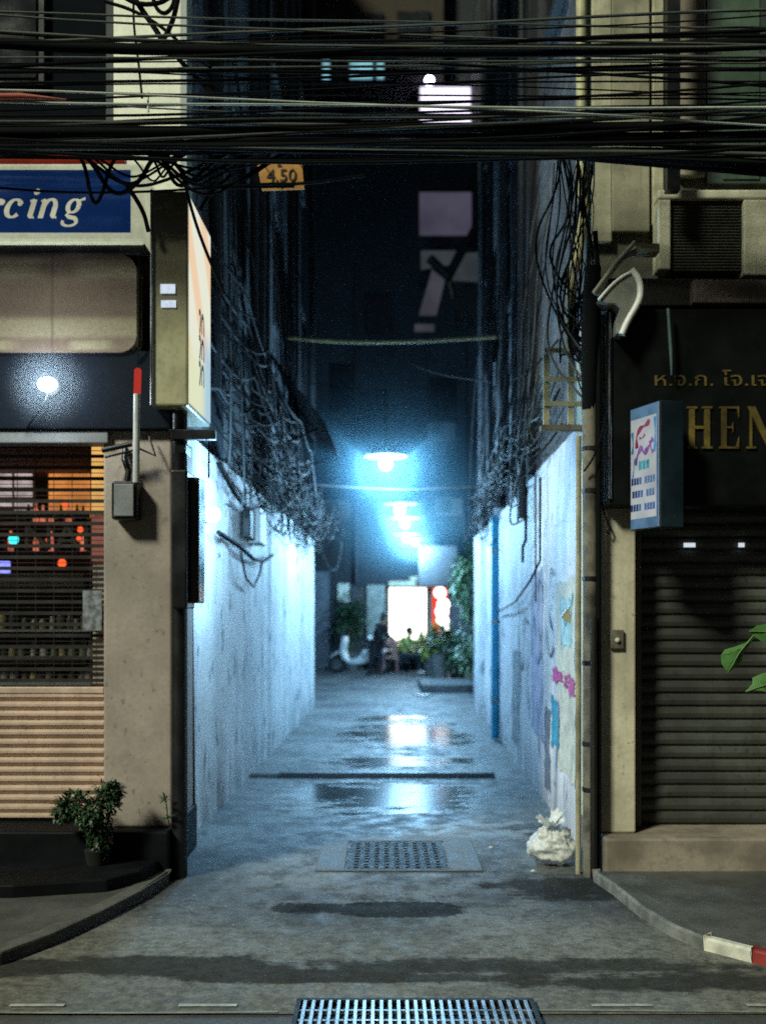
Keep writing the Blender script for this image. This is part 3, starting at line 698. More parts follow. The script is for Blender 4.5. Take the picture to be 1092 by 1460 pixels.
b = MB(); b.pbox(131, 148, 736, 800, 6.412, .012); one(b, 'glow_strip', emis('dim_pink_strip', (.8, .3, .22), .30, .3, 9), W(140, 800, 6.6), 'dim pink upright strip below the amber one at the shutter edge', 'light strip')
b = MB(); b.pbox(-60, 38, 630, 634, 6.5, .02); b.pbox(72, 130, 630, 634, 6.5, .02); one(b, 'glow_strip', emis('dim_amber_line', (1, .5, .15), .5, .3), W(60, 634, 6.5), 'thin amber light line along the top of the grille shutter', 'light strip')
ws = thing('lit_window', 'pale lit window with dark glazing bars inside the left shop', 'window', tuple(W(20, 740, Yi)))
for i, (a, c_) in enumerate(((-45, -24), (-22, -2), (0, 16), (21, 45))):
    for j, (d, e_) in enumerate(((667, 678), (683, 694), (698, 708), (713, 722), (727, 736))):
        if (i, j) in ((2, 4), (1, 3), (0, 0)): continue
        b = MB(); b.pbox(a, c_, d, e_, Yi, .03); b.build('pane', M['greyglow'], ws)
b = MB(); b.pbox(-50, 50, 662, 742, Yi + .04, .02); b.build('frame', M['wood'], ws)
for i, (x, y, r) in enumerate(((93, 720, .022), (115, 755, .024), (113, 768, .020), (89, 803, .034), (10, 920, .020), (68, 770, .014))):
    b = MB(); b.sphere(W(x, y, 7.9), r, 10, 7)
    one(b, 'lantern', M['redglow'], W(x, y, 7.9) - Vector((0, 0, r)), ['red glowing dot lamp under the orange panel', 'red lamp, upper of the two beside the pink strip', 'red lamp, lower of the two beside the pink strip', 'largest red lamp, alone above the counter in the left shop', 'small red lamp low among the shelves of the left shop', 'tiny red lamp between the teal lamp and the lower pair'][i], 'lamp', 'red lamps inside the left shop')
b = MB(); b.sphere(W(20, 769, 7.7), .040, 10, 7); one(b, 'lantern', M['tealglow'], W(20, 778, 7.7), 'teal glowing lamp at the far left inside the shop', 'lamp')
b = MB(); b.pbox(-25, 12, 800, 824, 7.6, .05); one(b, 'led_sign', M['blueglow'], W(0, 824, 7.6), 'small blue LED sign at the far left inside the shop', 'LED sign')
gp = thing('bottle_rack', 'rack of dim red lit bottles above the counter in the left shop', 'bottle rack', tuple(W(60, 800, 8.1)))
b = MB(); b.pbox(-60, 130, 786, 790, 8.05, .25); b.pbox(-60, 130, 745, 748, 8.05, .25); b.build('board', M['wood'], gp)
for i in range(15):
    x = -40 + i * 11.5 + R.uniform(-2, 2); 
    for base_y in (786, 745):
        if R.random() < .2: continue
        p = W(x, base_y - .5, 8.15); h_ = R.uniform(.12, .17)
        b = MB(); b.tube([p, p + Vector((0, 0, h_ * .6)), p + Vector((0, 0, h_ * .75)), p + Vector((0, 0, h_))], [.024, .024, .010, .010], 8)
        b.build('bottle', R.choice([M['dimred'], M['dimred'], M['glass_d'], M['wood']]), gp)
ct = thing('counter', 'pale grey counter running across the inside of the left shop', 'counter', tuple(W(30, 990, 7.5)))
b = MB(); b.box(-4.4, GX(126, 7.4), 7.3, 7.8, GZ(838, 7.4), GZ(818, 7.4)); b.build('counter_top', mat('pale_counter', (.42, .44, .44), .4, var=.2), ct, .008)
b = MB(); b.box(-4.4, GX(120, 7.4), 7.45, 7.8, .31, GZ(838, 7.4) - .002); b.build('cabinet', mat('dark_counter_front', (.05, .052, .055), .6, var=.5, scale=9), ct)
sf_ = thing('display_shelf', 'low display shelf full of small jars in front of the counter in the left shop', 'shelf', tuple(W(30, 985, 7.2)))
b = MB()
for yy in (897, 935, 972): b.box(-4.2, GX(140, 7.1), 6.95, 7.2, GZ(yy + 3, 7.1), GZ(yy, 7.1))
b.build('board', M['grey'], sf_)
jm = [mat('pale_jar', (.30, .30, .28), .4, var=.4), mat('green_jar', (.14, .16, .12), .4, var=.4), mat('yellowish_jar', (.28, .24, .12), .4, var=.4), mat('dark_jar', (.05, .05, .05), .3)]
for yy in (897, 935, 972):
    x = -25
    while x < 136:
        p = W(x, yy, 7.08); h_ = R.uniform(.07, .13); r_ = R.uniform(.018, .034)
        b = MB(); b.tube([p, p + Vector((0, 0, h_ * .75)), p + Vector((0, 0, h_))], [r_, r_, r_ * .6], 8); b.build('jar', R.choice(jm), sf_); x += R.uniform(9, 17)
gl = thing('window_lettering', 'dark letters reading NAI on the inside of the grille shutter', 'lettering', tuple(W(50, 785, 6.47)))
put_text('NAI', .235, W(36, 784, 6.47), M['ink'], gl, GX(126, 6.47) - GX(36, 6.47))
b = MB(); b.pbox(-10, 128, 733, 738, 6.475, .01); b.build('rail', M['ink'], gl)

# ------------------------------------------------------------------ RIGHT SHOPHOUSE
rs = thing('shophouse', 'shophouse with a black gold-lettered board and closed dark shutter, right of the alley', 'building', (3, 6.2, 0))
YR = 6.25
b = MB(); b.box(GX(852, YR), GX(906, YR), YR, 6.95, .252, GZ(420, YR)); b.build('pillar', M['beige_r'], rs, .012)
b = MB(); b.box(GX(862, 6.1), 8, 6.1, 7.0, 0, .25); b.build('plinth', M['plinth_r'], rs, .014)
def wr(u, v):
    Y = 6.75 + u * 10.35; z = v * 2.88
    d = .022 * mnoise.noise((Y * .8, z * .6, 9.7)) + .010 * mnoise.noise((Y * 4, z * 3, 2.))
    step = -.05 if Y > 15.4 else 0
    return (XR(Y) + d + step, Y, z)
b = MB(); b.grid(wr, 150, 26)
b.box(XR(17.1) + .03, 4, 6.95, 17.1, 0, 2.87); b.add([(XR(17.1) - .06, 17.101, 0), (XR(17.1) - .06, 17.101, 2.88), (4, 17.101, 2.88), (4, 17.101, 0)], [(3, 2, 1, 0)])
b.add([wr(0, 0), wr(0, 1), (1.8, 6.75, 2.88), (1.8, 6.75, 0)], [(3, 2, 1, 0)])
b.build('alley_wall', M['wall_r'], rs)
b = MB()
def ur(u, v):
    Y = 6.7 + u * 10.4; z = 2.88 + v * 10.1
    brick = .010 * (1 if (z * 13) % 1 > .3 else 0)
    return (XR(Y) + .02 - brick + .02 * mnoise.noise((Y, z, 4.)), Y, z)
b.grid(ur, 60, 320, False); b.box(XR(17.1) + .1, 5, 6.7, 17.1, 2.88, 13); b.add([(XR(6.7) + .02, 6.7, 2.88), (2.2, 6.7, 2.88), (2.2, 6.7, 13), (XR(6.7) + .02, 6.7, 13)], [(0, 1, 2, 3)])
b.build('upper_wall', M['upper_r'], rs)
for Y in (9.4, 12.4, 15.2):
    b = MB(); b.box(XR(Y) - .07, XR(Y) + .05, Y - .14, Y + .14, 2.9, 13); b.build('pilaster', M['dark_wall'], rs, .01)
for i, (Y, r) in enumerate(((9.6, .04), (10.2, .045), (11.3, .05), (13.4, .05))):
    b = MB(); b.tube([(XR(Y) - .09, Y, 2.5 + .3 * i), (XR(Y) - .09, Y, 12.5)], r, 9); b.build('drainpipe', M['corr'], rs)
for k, (Y, z) in enumerate(((8.0, 6.9), (10.9, 5.6), (13.9, 5.6), (10.9, 8.6), (13.9, 8.6))):
    xx = XR(Y) - .02; b = MB()
    b.box(xx - .05, xx + .02, Y - .55, Y - .49, z - .7, z + .7); b.box(xx - .05, xx + .02, Y + .49, Y + .55, z - .7, z + .7)
    b.box(xx - .05, xx + .02, Y - .49, Y + .49, z - .7, z - .63); b.box(xx - .05, xx + .02, Y - .49, Y + .49, z + .63, z + .7)
    fr = b.build('window', M['corr'], rs)
    b = MB(); b.box(xx - .012, xx, Y - .49, Y + .49, z - .63, z + .63); b.build('pane', M['glass_d'], fr)
# shutter
b = MB(); per = .0835; xa, xb = GX(913, 6.5), 4.6; zt = GZ(715, 6.5); zb = .255; pts = []
z = zb
while z < zt:
    pts += [(6.508, z), (6.490, z + per * .18), (6.484, z + per * .5), (6.490, z + per * .82)]; z += per
vs = []; fs = []
nx = 40
for (yy, zz) in pts:
    for q in range(nx + 1):
        x = xa + (xb - xa) * q / nx
        dent = .010 * mnoise.noise((x * 1.7, zz * 2.1, 3.)) + .012 * max(0, mnoise.noise((x * 3.1, zz * 3.3, 8.)) - .2)
        vs.append((x, yy + dent, zz + .006 * mnoise.noise((x * .9, zz * .8, 5.))))
for j in range(len(pts) - 1):
    for q in range(nx): a_ = j * (nx + 1) + q; fs.append((a_ + nx + 1, a_ + nx + 2, a_ + 1, a_))
b.add(vs, fs); shr = b.build('shutter', M['slatr'], rs)
for px in (983, 1057):
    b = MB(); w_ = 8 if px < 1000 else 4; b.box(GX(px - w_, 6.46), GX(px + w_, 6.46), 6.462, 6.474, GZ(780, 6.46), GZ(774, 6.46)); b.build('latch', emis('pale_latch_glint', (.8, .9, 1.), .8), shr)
b = MB(); b.box(GX(906, 6.4), GX(914, 6.4), 6.40, 6.52, .252, GZ(715, 6.4)); b.build('guide_rail', mat('brown_grey_rail', (.15, .125, .10), .6, var=.3), rs, .006)
# board with gold letters
bd = thing('shop_board', 'black shop board with gold serif HEN letters and small Thai line above the right shutter', 'sign board', (2.5, 6.1, 2.3))
Yb = 6.12
b = MB(); b.box(GX(866, Yb), 4.6, Yb, 6.46, GZ(722, Yb), GZ(440, Yb)); b.build('board', M['signblack'], bd, .012)
b = MB(); b.tube([(GX(869, Yb), Yb - .006, GZ(712, Yb)), (GX(869, Yb), Yb - .006, GZ(446, Yb))], .012, 10); b.build('edge_trim', mat('polished_trim', (.30, .32, .34), .18, 1., var=.2), bd)
def serif(ch):
    if ch == 'H': return [[(.08, 0), (.08, 1), (.28, 1), (.28, 0)], [(.62, 0), (.62, 1), (.82, 1), (.82, 0)], [(.2, .47), (.2, .54), (.7, .54), (.7, .47)]] + [[(a, c), (a, c + .05), (a + .36, c + .05), (a + .36, c)] for a in (0, .54) for c in (0, .95)]
    if ch == 'E': return [[(.08, 0), (.08, 1), (.28, 1), (.28, 0)], [(0, .95), (0, 1), (.74, 1), (.74, .95)], [(0, 0), (0, .05), (.74, .05), (.74, 0)], [(.2, .48), (.2, .53), (.52, .53), (.52, .48)], [(.66, .96), (.74, .96), (.74, .72)], [(.74, .28), (.74, .04), (.62, .04)], [(.46, .5), (.52, .64), (.52, .37)]]
    if ch == 'N': return [[(.10, 0), (.10, 1), (.17, 1), (.17, 0)], [(.02, 1), (.26, 1), (.86, 0), (.66, 0)], [(.80, 0), (.80, 1), (.87, 1), (.87, 0)], [(0, 0), (0, .05), (.28, .05), (.28, 0)], [(.70, .95), (.70, 1), (.98, 1), (.98, .95)]]
b = MB(); zb_ = GZ(640, Yb); hh = GZ(580, Yb) - zb_; k = 0
for ch, px, wpx in (('H', 978, 40), ('E', 1024, 38), ('N', 1063, 46)):
    x0 = GX(px, Yb); w = (wpx / F * Yb)
    for poly in serif(ch):
        b.prism([(x0 + p[0] * w, zb_ + p[1] * hh) for p in poly], Yb - .012 - .0006 * (k % 7), Yb - .001); k += 1
b.build('lettering', M['gold'], bd)
put_text('ห.จ.ก. โจ.เจ', .115, W(933, 550, Yb - .004), M['gold'], bd, GX(1096, Yb) - GX(933, Yb))
# light box sign on the right
rl = thing('lightbox_sign', 'small white light box with navy and red print in front of the black board', 'light box', (1.6, 5.95, GZ(753, 5.9)))
A = Vector((GX(941, 5.82), 5.82, 0)); Bq = Vector((GX(898.5, 6.10), 6.10, 0)); Cq = A + Vector((.145, .035, 0)); Dq = Bq + Vector((.145, .035, 0))
za, zb = GZ(753, 5.9), GZ(574, 5.9)
b = MB(); b.add([(p.x, p.y, z) for z in (za, zb) for p in (A, Cq, Dq, Bq)], [(3, 2, 1, 0), (4, 5, 6, 7), (0, 1, 5, 4), (1, 2, 6, 5), (2, 3, 7, 6), (3, 0, 4, 7)])
b.build('case', mat('blue_grey_case', (.008, .020, .030), .45, var=.5, scale=3), rl, .006)
fd = (Bq - A); fn_ = Vector((-fd.y, fd.x, 0)).normalized(); fn_ = fn_ if fn_.x < 0 else -fn_
def FP(u, v, q): p = A + fd * u + fn_ * q; return (p.x, p.y, za + (zb - za) * v)
def frect(mb, u0, u1, v0, v1, q, sk=0): mb.add([FP(u0, v0, q), FP(u1, v0 , q), FP(u1, v1, q), FP(u0, v1, q)], [(0, 1, 2, 3)])
b = MB(); frect(b, .03, .97, .01, .99, .004); fcp = b.build('face', emis('pale_sign_face', (.80, .88, .90), .52, .25, 5), rl)
b = MB(); frect(b, .03, .97, .90, .99, .006); frect(b, .03, .97, .01, .09, .006); frect(b, .03, .10, .09, .90, .006); b.build('border', emis('blue_sign_border', (.22, .45, .72), .45, .4, 8), fcp)
pm = {'navy': mat('navy_print', (.015, .04, .18), .5), 'red': mat('crimson_print', (.30, .02, .06), .5), 'purple': mat('purple_print', (.22, .05, .26), .5), 'teal': mat('teal_print', (.02, .25, .30), .5), 'blue': mat('sky_print', (.05, .25, .55), .5)}
rr = random.Random(3); marks = {k: MB() for k in pm}
def row(col, v0, v1, u0, u1, n, gap=None):
    for i in range(n):
        if gap is not None and i == gap: continue
        a = u1 - (u1 - u0) * i / n; c_ = a - (u1 - u0) / n * .82
        frect(marks[col], c_, a, v0, v1 - .008, .008)
        frect(marks[col], c_ + .01, a - .01, v0 + (v1 - v0) * rr.uniform(.3, .6), v0 + (v1 - v0) * rr.uniform(.65, .8), .0085)
row('navy', .365, .43, .12, .93, 9, 4); row('navy', .26, .325, .14, .90, 8, 4); row('navy', .15, .215, .12, .95, 9, 4)
row('teal', .48, .56, .30, .68, 3)
def frib(col, pts, w, q):
    P = curve_pts([Vector((a, v, 0)) for a, v in pts], 2); n = len(P); L = []
    for i in range(n):
        d = (P[min(i + 1, n - 1)] - P[max(i - 1, 0)]); d = Vector((d.x * .45, d.y, 0)).normalized(); nn = Vector((-d.y / .45, d.x, 0)) * w * (.75 + .35 * math.sin(i * .9))
        L.append((P[i] + nn, P[i] - nn))
    marks[col].add([FP(a.x, a.y, q) for a, _ in L] + [FP(a.x, a.y, q) for _, a in L], [(i, i + 1, n + i + 1, n + i) for i in range(n - 1)])
frib('red', [(.74, .66), (.76, .76), (.62, .82), (.44, .83), (.30, .86)], .024, .008)
frib('red', [(.66, .74), (.56, .73), (.46, .76)], .010, .0084)
frib('purple', [(.80, .53), (.72, .60), (.58, .67), (.50, .60), (.36, .64), (.20, .71)], .026, .0086)
frib('purple', [(.30, .70), (.26, .62), (.18, .60)], .016, .0090)
frib('blue', [(.90, .80), (.86, .70), (.90, .62)], .018, .008)
frib('blue', [(.14, .88), (.13, .74), (.15, .60)], .016, .0082)
frib('blue', [(.80, .58), (.84, .50), (.88, .42)], .012, .0088)
for k, mb in marks.items(): mb.build('print', pm[k], fcp)
b = MB(); b.tube([(A.x + .1, 5.95, zb), (A.x + .1, 6.13, zb + .02)], .012, 7); b.build('bracket', M['steel_d'], rl)

# upper front of right building
b = MB(); Yu = 6.6
b.box(GX(836, Yu), 8, Yu, 6.7, GZ(440, Yu), 9); b.build('facade_wall', mat('dim_olive_wall', (.11, .11, .08), .8, var=.5, streak=.5), rs)
for (a, c_, d, e_, mm) in ((844, 872, -60, 345, 'cream_dim'), (872, 926, -60, 330, 'panel_r'), (930, 946, -60, 320, 'cream_dim'), (966, 1006, -60, 250, 'plinth_r')):
    b = MB(); b.pbox(a, c_, d, e_, 6.54, .055); b.build('window_panel', M[mm], rs, .008)
fr = None
b = MB(); b.pbox(1008, 1120, -60, 262, 6.555, .04); fr = b.build('window', mat('dark_green_frame', (.05, .075, .06), .6, var=.3), rs, .008)
b = MB(); b.pbox(1030, 1082, -60, 46, 6.545, .009); b.pbox(1030, 1082, 66, 255, 6.545, .009); b.build('pane', M['glass_g'], fr)
b = MB(); b.pbox(862, 1200, 396, 436, 6.3, .28); b.build('ledge', mat('dark_ledge', (.03, .028, .024), .8, var=.5), rs, .01)
b = MB(); b.pbox(988, 1200, 398, 432, 6.22, .078); b.build('ledge_face', mat('pinkish_ledge', (.20, .155, .13), .75, var=.4, scale=4), rs, .01)
wc = thing('window_cage', 'box-shaped window cage with a dark mesh front and cream frame on the right facade', 'window cage', tuple(W(1015, 392, 6.3)))
b = MB(); b.pbox(938, 956, 284, 384, 6.42, .14); b.pbox(938, 1180, 270, 283, 6.42, .14); b.pbox(1060, 1180, 284, 392, 6.42, .14); b.build('frame', mat('pale_cage_frame', (.68, .66, .50), .7, var=.3, streak=.5), wc, .01)
b = MB(); b.pbox(956.5, 1059.5, 283.5, 388, 6.47, .1)
for q in range(24): b.pbox(957, 1059, 285 + q * 4.3, 286.6 + q * 4.3, 6.455, .0145)
b.build('mesh_panel', mat('dark_mesh', (.045, .048, .036), .7, var=.3, scale=20), wc)
b = MB(); b.box(GX(946, 6.3), GX(964, 6.3), 6.22, 6.29, GZ(278, 6.3), 9); one(b, 'dark_post', M['steel_d'], W(955, 278, 6.25), 'dark vertical post in front of the right facade windows', 'post')
# cream downpipe along the corner, upper
b = MB(); b.tube([(GX(828, 6.55), 6.55, 9), (GX(828, 6.55), 6.55, GZ(250, 6.55)), (GX(832, 6.55), 6.55, GZ(300, 6.55)), (GX(824, 6.55), 6.55, GZ(360, 6.55)), (GX(815, 6.55), 6.55, GZ(395, 6.55)), (GX(812, 6.55), 6.55, GZ(500, 6.55))], .034, 10)
one(b, 'downpipe', mat('cream_pipe', (.55, .52, .30), .55, var=.4), W(812, 500, 6.55), 'bent cream downpipe on the upper right corner of the alley', 'pipe')
# rusty pole, conduits
rp = thing('rusty_pole', 'rusty concrete-grey pole with clamps at the right corner of the alley', 'pole', (GX(842, 6.2), 6.2, 0))
b = MB(); b.tube([(GX(841, 6.2), 6.2, -.02), (GX(841, 6.2), 6.2, GZ(800, 6.2)), (GX(840, 6.2), 6.2, GZ(560, 6.2))], .044, 14); b.build('post', M['rust'], rp)
for yy in (640, 700, 825, 945, 1060, 1125):
    b = MB(); b.tube([(GX(841, 6.2), 6.2, GZ(yy + 3, 6.2)), (GX(841, 6.2), 6.2, GZ(yy - 3, 6.2))], .049, 14); b.build('clamp', M['steel_d'], rp)
b = MB(); b.tube([(GX(824, 6.25), 6.25, 0), (GX(824.5, 6.25), 6.25, GZ(622, 6.25))], .017, 9); one(b, 'conduit', mat('dusty_cream_conduit', (.34, .31, .20), .6, var=.5), (GX(824, 6.25), 6.25, 0), 'slim cream conduit running up beside the rusty pole', 'conduit')
b = MB(); b.tube([(GX(853, 6.16), 6.16, 0), (GX(853, 6.16), 6.16, GZ(400, 6.16)), (GX(848, 6.16), 6.16, GZ(330, 6.16))], .016, 9); one(b, 'conduit', M['cable'], (GX(853, 6.16), 6.16, 0), 'black conduit running up between the rusty pole and the yellowish pillar', 'conduit')
b = MB(); b.tube([(GX(846, 6.14), 6.14, 0), (GX(846, 6.14), 6.14, GZ(880, 6.14))], .022, 9); one(b, 'cable_guard', mat('tarry_guard', (.012, .011, .010), .5), (GX(846, 6.14), 6.14, 0), 'tar-black cable guard on the lower half of the rusty pole', 'cable guard')
b = MB(); b.tube([(GX(845, 6.12), 6.12, GZ(380, 6.12)), (GX(842, 6.12), 6.15, GZ(455, 6.12)), (GX(843, 6.12), 6.2, GZ(580, 6.12))], [.05, .055, .045], 10); one(b, 'cable_splice', M['cable'], W(842, 580, 6.15), 'thick black cable splice wrapped on top of the rusty pole', 'cable splice')
# steel ladder frame
lf = thing('steel_frame', 'cream painted ladder-like steel frame bracketed over the right alley wall', 'steel frame', tuple(W(800, 612, 6.6)))
Yl = 6.62
b = MB()
for x in (779, 814): b.box(GX(x - 4.5, Yl), GX(x + 4.5, Yl), Yl, Yl + .03, GZ(606, Yl), GZ(498 if x > 800 else 505, Yl))
b.build('upright', M['steel_y'], lf, .004)
for y in (500, 541, 576):
    b = MB(); b.box(GX(775, Yl), GX(833, Yl), Yl - .012, Yl - .001, GZ(y + 3.5, Yl), GZ(y - 3.5, Yl)); b.build('rung', M['steel_y'], lf, .003)
b = MB(); b.box(GX(770, Yl), GX(833, Yl), Yl - .03, Yl + .05, GZ(614, Yl), GZ(606.5, Yl)); b.build('base_beam', M['rust'], lf, .004)
# awning end bracket (white, curved)
ab = thing('awning_bracket', 'curved white awning end bracket at the top left of the black board', 'awning bracket', tuple(W(885, 475, 6.0)))
outl = [(853, 428), (868, 409), (885, 394), (903, 386), (911, 400), (912, 424), (905, 440), (895, 456), (887, 478), (880, 474), (880, 455), (884, 440), (877, 432), (866, 432)]
Yw = 6.0
b = MB(); b.prism([(GX(x, Yw), GZ(y, Yw)) for x, y in outl], Yw, Yw + .30); b.build('plate', mat('pale_grey_enamel', (.20, .21, .185), .5, var=.4), ab)
b = MB(); b.tube(curve_pts([W(x, y, Yw - .004) for x, y in ((853, 428), (868, 410), (885, 395), (903, 386))], 2), .010, 7); b.tube(curve_pts([W(x, y, Yw - .004) for x, y in ((900, 384), (912, 400), (913, 424), (905, 440), (895, 456), (886, 477))], 2), .020, 8); b.build('rim', M['white'], ab)
b = MB(); b.tube([W(850, 420, 6.02), W(866, 392, 6.02), W(885, 368, 6.03), (GX(905, 6.05), 6.05, GZ(358, 6.05))], .020, 8); b.tube([W(846, 418, 6.0), W(880, 372, 6.0), W(905, 345, 6.0)], .014, 8)
one(b, 'bent_arm', mat('grey_bent_tube', (.20, .20, .16), .5, var=.4), W(850, 420, 6.0), 'pair of bent grey steel tubes curving up from the rusty pole to the window cage', 'steel arm')
b = MB(); b.pbox(906, 940, 347, 359, 6.2, .1); one(b, 'cross_plate', M['cream_dim'], W(922, 359, 6.2), 'short cream plate left of the window cage', 'plate')
# door bell
db = thing('doorbell', 'small rusty doorbell plate on the yellowish pillar right of the alley', 'doorbell', tuple(W(879, 925, 6.24)))
b = MB(); b.pbox(870, 889, 898, 925, 6.225, .024); b.build('plate', M['rust'], db, .004)
b = MB(); b.sphere(W(880, 913, 6.222), .017, 10, 6); b.build('button', M['paper'], db)
b = MB(); b.prism([(GX(799, 6.5), GZ(880, 6.5)), (GX(811, 6.5), GZ(864, 6.5)), (GX(814, 6.5), GZ(890, 6.5))], 6.5, 6.515); one(b, 'metal_flap', M['steel_y'], W(812, 890, 6.5), 'small triangular metal flap sticking out beside the slim conduit', 'metal flap')
b = MB(); b.tube([W(857, 716, 6.2), W(862, 735, 6.2), W(870, 755, 6.21), W(868, 762, 6.21), W(864, 757, 6.21)], .005, 6); one(b, 'loose_wire', M['cable'], W(860, 716, 6.2), 'loose curled wire hanging on the yellowish pillar under the black board', 'wire')

# turquoise pipe and fittings on the right alley wall
tp = thing('water_pipe', 'turquoise water pipe running down the right alley wall', 'water pipe', (XR(12.7) - .05, 12.7, 0))
Yt = 12.9
b = MB(); b.tube([(XR(Yt) - .06, Yt, .02), (XR(Yt) - .06, Yt, GZ(735, Yt))], .052, 12); b.build('pipe', M['turq'], tp)
for z in (.5, 1.5, 2.4):
    b = MB(); b.tube([(XR(Yt) - .06, Yt, z - .02), (XR(Yt) - .06, Yt, z + .02)], .058, 12); b.build('clamp', M['steel'], tp)
# posters / paint on right wall
def wall_decal(Ya, Yb, za, zb, m, name, label, cat, off=.004):
    nu, nv = 10, 10; q = [R.uniform(-1, 1) for _ in range(44)]
    def fn(u, v):
        j = .035 * q[int(u * nu)] * (1 if v > .5 else -1) * (abs(v - .5) * 2) ** 4
        jy = .045 * q[20 + int(v * nv)] * (abs(u - .5) * 2) ** 4
        Y = Ya + (Yb - Ya) * u + jy; z = za + (zb - za) * v + j
        p = wr((Y - 6.75) / 10.35, z / 2.88)
        return (p[0] - off - .004 * abs(mnoise.noise((Y * 9, z * 9, 1))), Y, z)
    b = MB(); b.grid(fn, nu, nv)
    return one(b, name, m, (XR((Ya + Yb) / 2) - off, (Ya + Yb) / 2, za), label, cat)
wall_decal(7.1, 7.95, .40, 1.85, M['paper'], 'torn_poster', 'large torn pale poster on the right alley wall beside the conduit', 'poster', .004)
wall_decal(7.12, 7.40, 1.02, 1.14, M['magenta'], 'paper_strip', 'magenta paper strip nearest the alley mouth on the right wall', 'paper strip', .010)
wall_decal(7.48, 7.60, 1.05, 1.15, M['magenta'], 'paper_strip', 'narrow magenta paper strip between the two wider ones', 'paper strip', .010)
wall_decal(7.68, 8.10, 1.06, 1.18, M['magenta'], 'paper_strip', 'magenta paper strip farthest in, on the right alley wall', 'paper strip', .010)
wall_decal(7.85, 8.22, .56, .93, M['cyan'], 'paint_patch', 'cyan paint patch below the magenta strips on the right alley wall', 'paint patch', .010)
wall_decal(8.3, 8.62, .15, .80, mat('dark_peeled_patch', (.16, .18, .24), .85, var=.5, scale=9), 'paint_patch', 'dark peeled paint patch low on the right alley wall', 'paint patch', .004)
# painted scribbles on the near right wall
def scribble(pts, w, m, label):
    P = [wr((y - 6.75) / 10.35, z / 2.88) for y, z in [(q.x, q.y) for q in curve_pts([Vector((a, b_, 0)) for a, b_ in pts], 2)]]
    b = MB(); n = len(P); L = []
    for i in range(n):
        a = Vector(P[max(i - 1, 0)]); c_ = Vector(P[min(i + 1, n - 1)]); d = (c_ - a).normalized(); nn = Vector((1, 0, 0)).cross(d) * w * (.6 + .4 * math.sin(i * 1.3))
        L.append((Vector(P[i]) + nn - Vector((.012, 0, 0)), Vector(P[i]) - nn - Vector((.012, 0, 0))))
    b.add([q[0] for q in L] + [q[1] for q in L], [(i, i + 1, n + i + 1, n + i) for i in range(n - 1)])
    one(b, 'graffiti', m, P[0], label, 'graffiti')
gb = mat('faded_blue_spray', (.20, .30, .52), .8, var=.5, scale=9); gd = mat('faded_dark_spray', (.12, .13, .20), .8, var=.5, scale=9); gc = mat('faded_cyan_spray', (.22, .52, .62), .8, var=.5, scale=9)
scribble([(8.0, 1.9), (8.2, 2.0), (8.3, 1.6), (8.05, 1.4), (8.25, 1.2), (8.5, 1.5)], .022, gd, 'dark faded zigzag scribble on the right alley wall beyond the pale poster')
scribble([(8.7, 1.8), (9.0, 1.95), (9.1, 1.5), (8.75, 1.3), (9.2, 1.1), (9.5, 1.7), (9.6, 1.2)], .026, gb, 'blue faded scribble on the middle of the right alley wall')
scribble([(7.2, 1.75), (7.3, 1.5), (7.4, 1.7), (7.5, 1.45), (7.6, 1.68)], .020, gc, 'pale cyan zigzag scribble on the torn poster')
scribble([(9.9, 1.5), (10.3, 1.6), (10.2, 1.1), (10.7, 1.0), (10.8, 1.5)], .024, gd, 'dark faded scribble farther in on the right alley wall')
scribble([(7.85, .9), (7.9, .5), (8.0, .25)], .03, gb, 'blue paint drip low on the right alley wall')
wall_decal(8.75, 9.7, .5, 2.0, mat('faded_lavender_paint', (.44, .46, .66), .8, var=.45, scale=5, streak=.5), 'paint_patch', 'large faded lavender paint patch in the middle of the right alley wall', 'paint patch', .003)
wall_decal(7.25, 7.75, 1.35, 1.72, mat('pale_turquoise_smear', (.42, .66, .72), .8, var=.5, scale=12), 'paint_patch', 'pale turquoise smear on the upper part of the torn poster', 'paint patch', .008)
wall_decal(10.6, 11.4, .2, 1.2, mat('grey_cement_patch', (.30, .32, .36), .9, var=.5, scale=8), 'cement_patch', 'grey cement repair patch low on the right wall before the turquoise pipe', 'cement patch', .003)
# wiring on the walls
b = MB()
def onR(Y, z, o=.03): return Vector((XR(Y) - o, Y, z))
def onL(Y, z, o=.03): return Vector((XL(Y) + o + .03, Y, z))
b.tube([onR(8.6, 2.75, .05), onR(8.6, 2.05, .05), onR(9.2, 1.9, .06), onR(10.5, 1.72, .06), onR(12.6, 1.62, .06)], .010, 6); one(b, 'wall_cable', M['cable'], onR(8.6, 2.05), 'black cable bending down and along the right alley wall', 'cable')
b = MB(); b.tube([onR(9.6, 2.8, .05), onR(9.65, 2.3, .05), onR(9.9, 2.25, .05), onR(9.9, 2.1, .05)], .014, 6); one(b, 'wall_cable', M['cable'], onR(9.6, 2.1), 'short black cable with an elbow high on the right alley wall', 'cable')
b = MB(); b.tube([onR(8.9, 2.8, .05), onR(8.9, 1.7, .05)], .008, 6); one(b, 'wall_cable', M['cable_b'], onR(8.9, 1.7), 'straight grey cable running down the right alley wall', 'cable')
b = MB(); b.tube([onL(8.0, 2.78), onL(8.7, 2.65), onL(9.6, 2.55), onL(10.6, 2.72)], .020, 6); one(b, 'wall_cable', M['cable'], onL(8.0, 2.7), 'thick dark cable sagging along the top of the left white wall', 'cable')
b = MB(); b.tube([onL(8.0, 2.24), onL(9.0, 2.20), onL(9.9, 2.13), onL(10.6, 2.15), onL(11.3, 2.25)], .020, 6); one(b, 'wall_cable', M['cable'], onL(8.0, 2.2), 'dark cable crossing the left white wall below its top edge', 'cable')
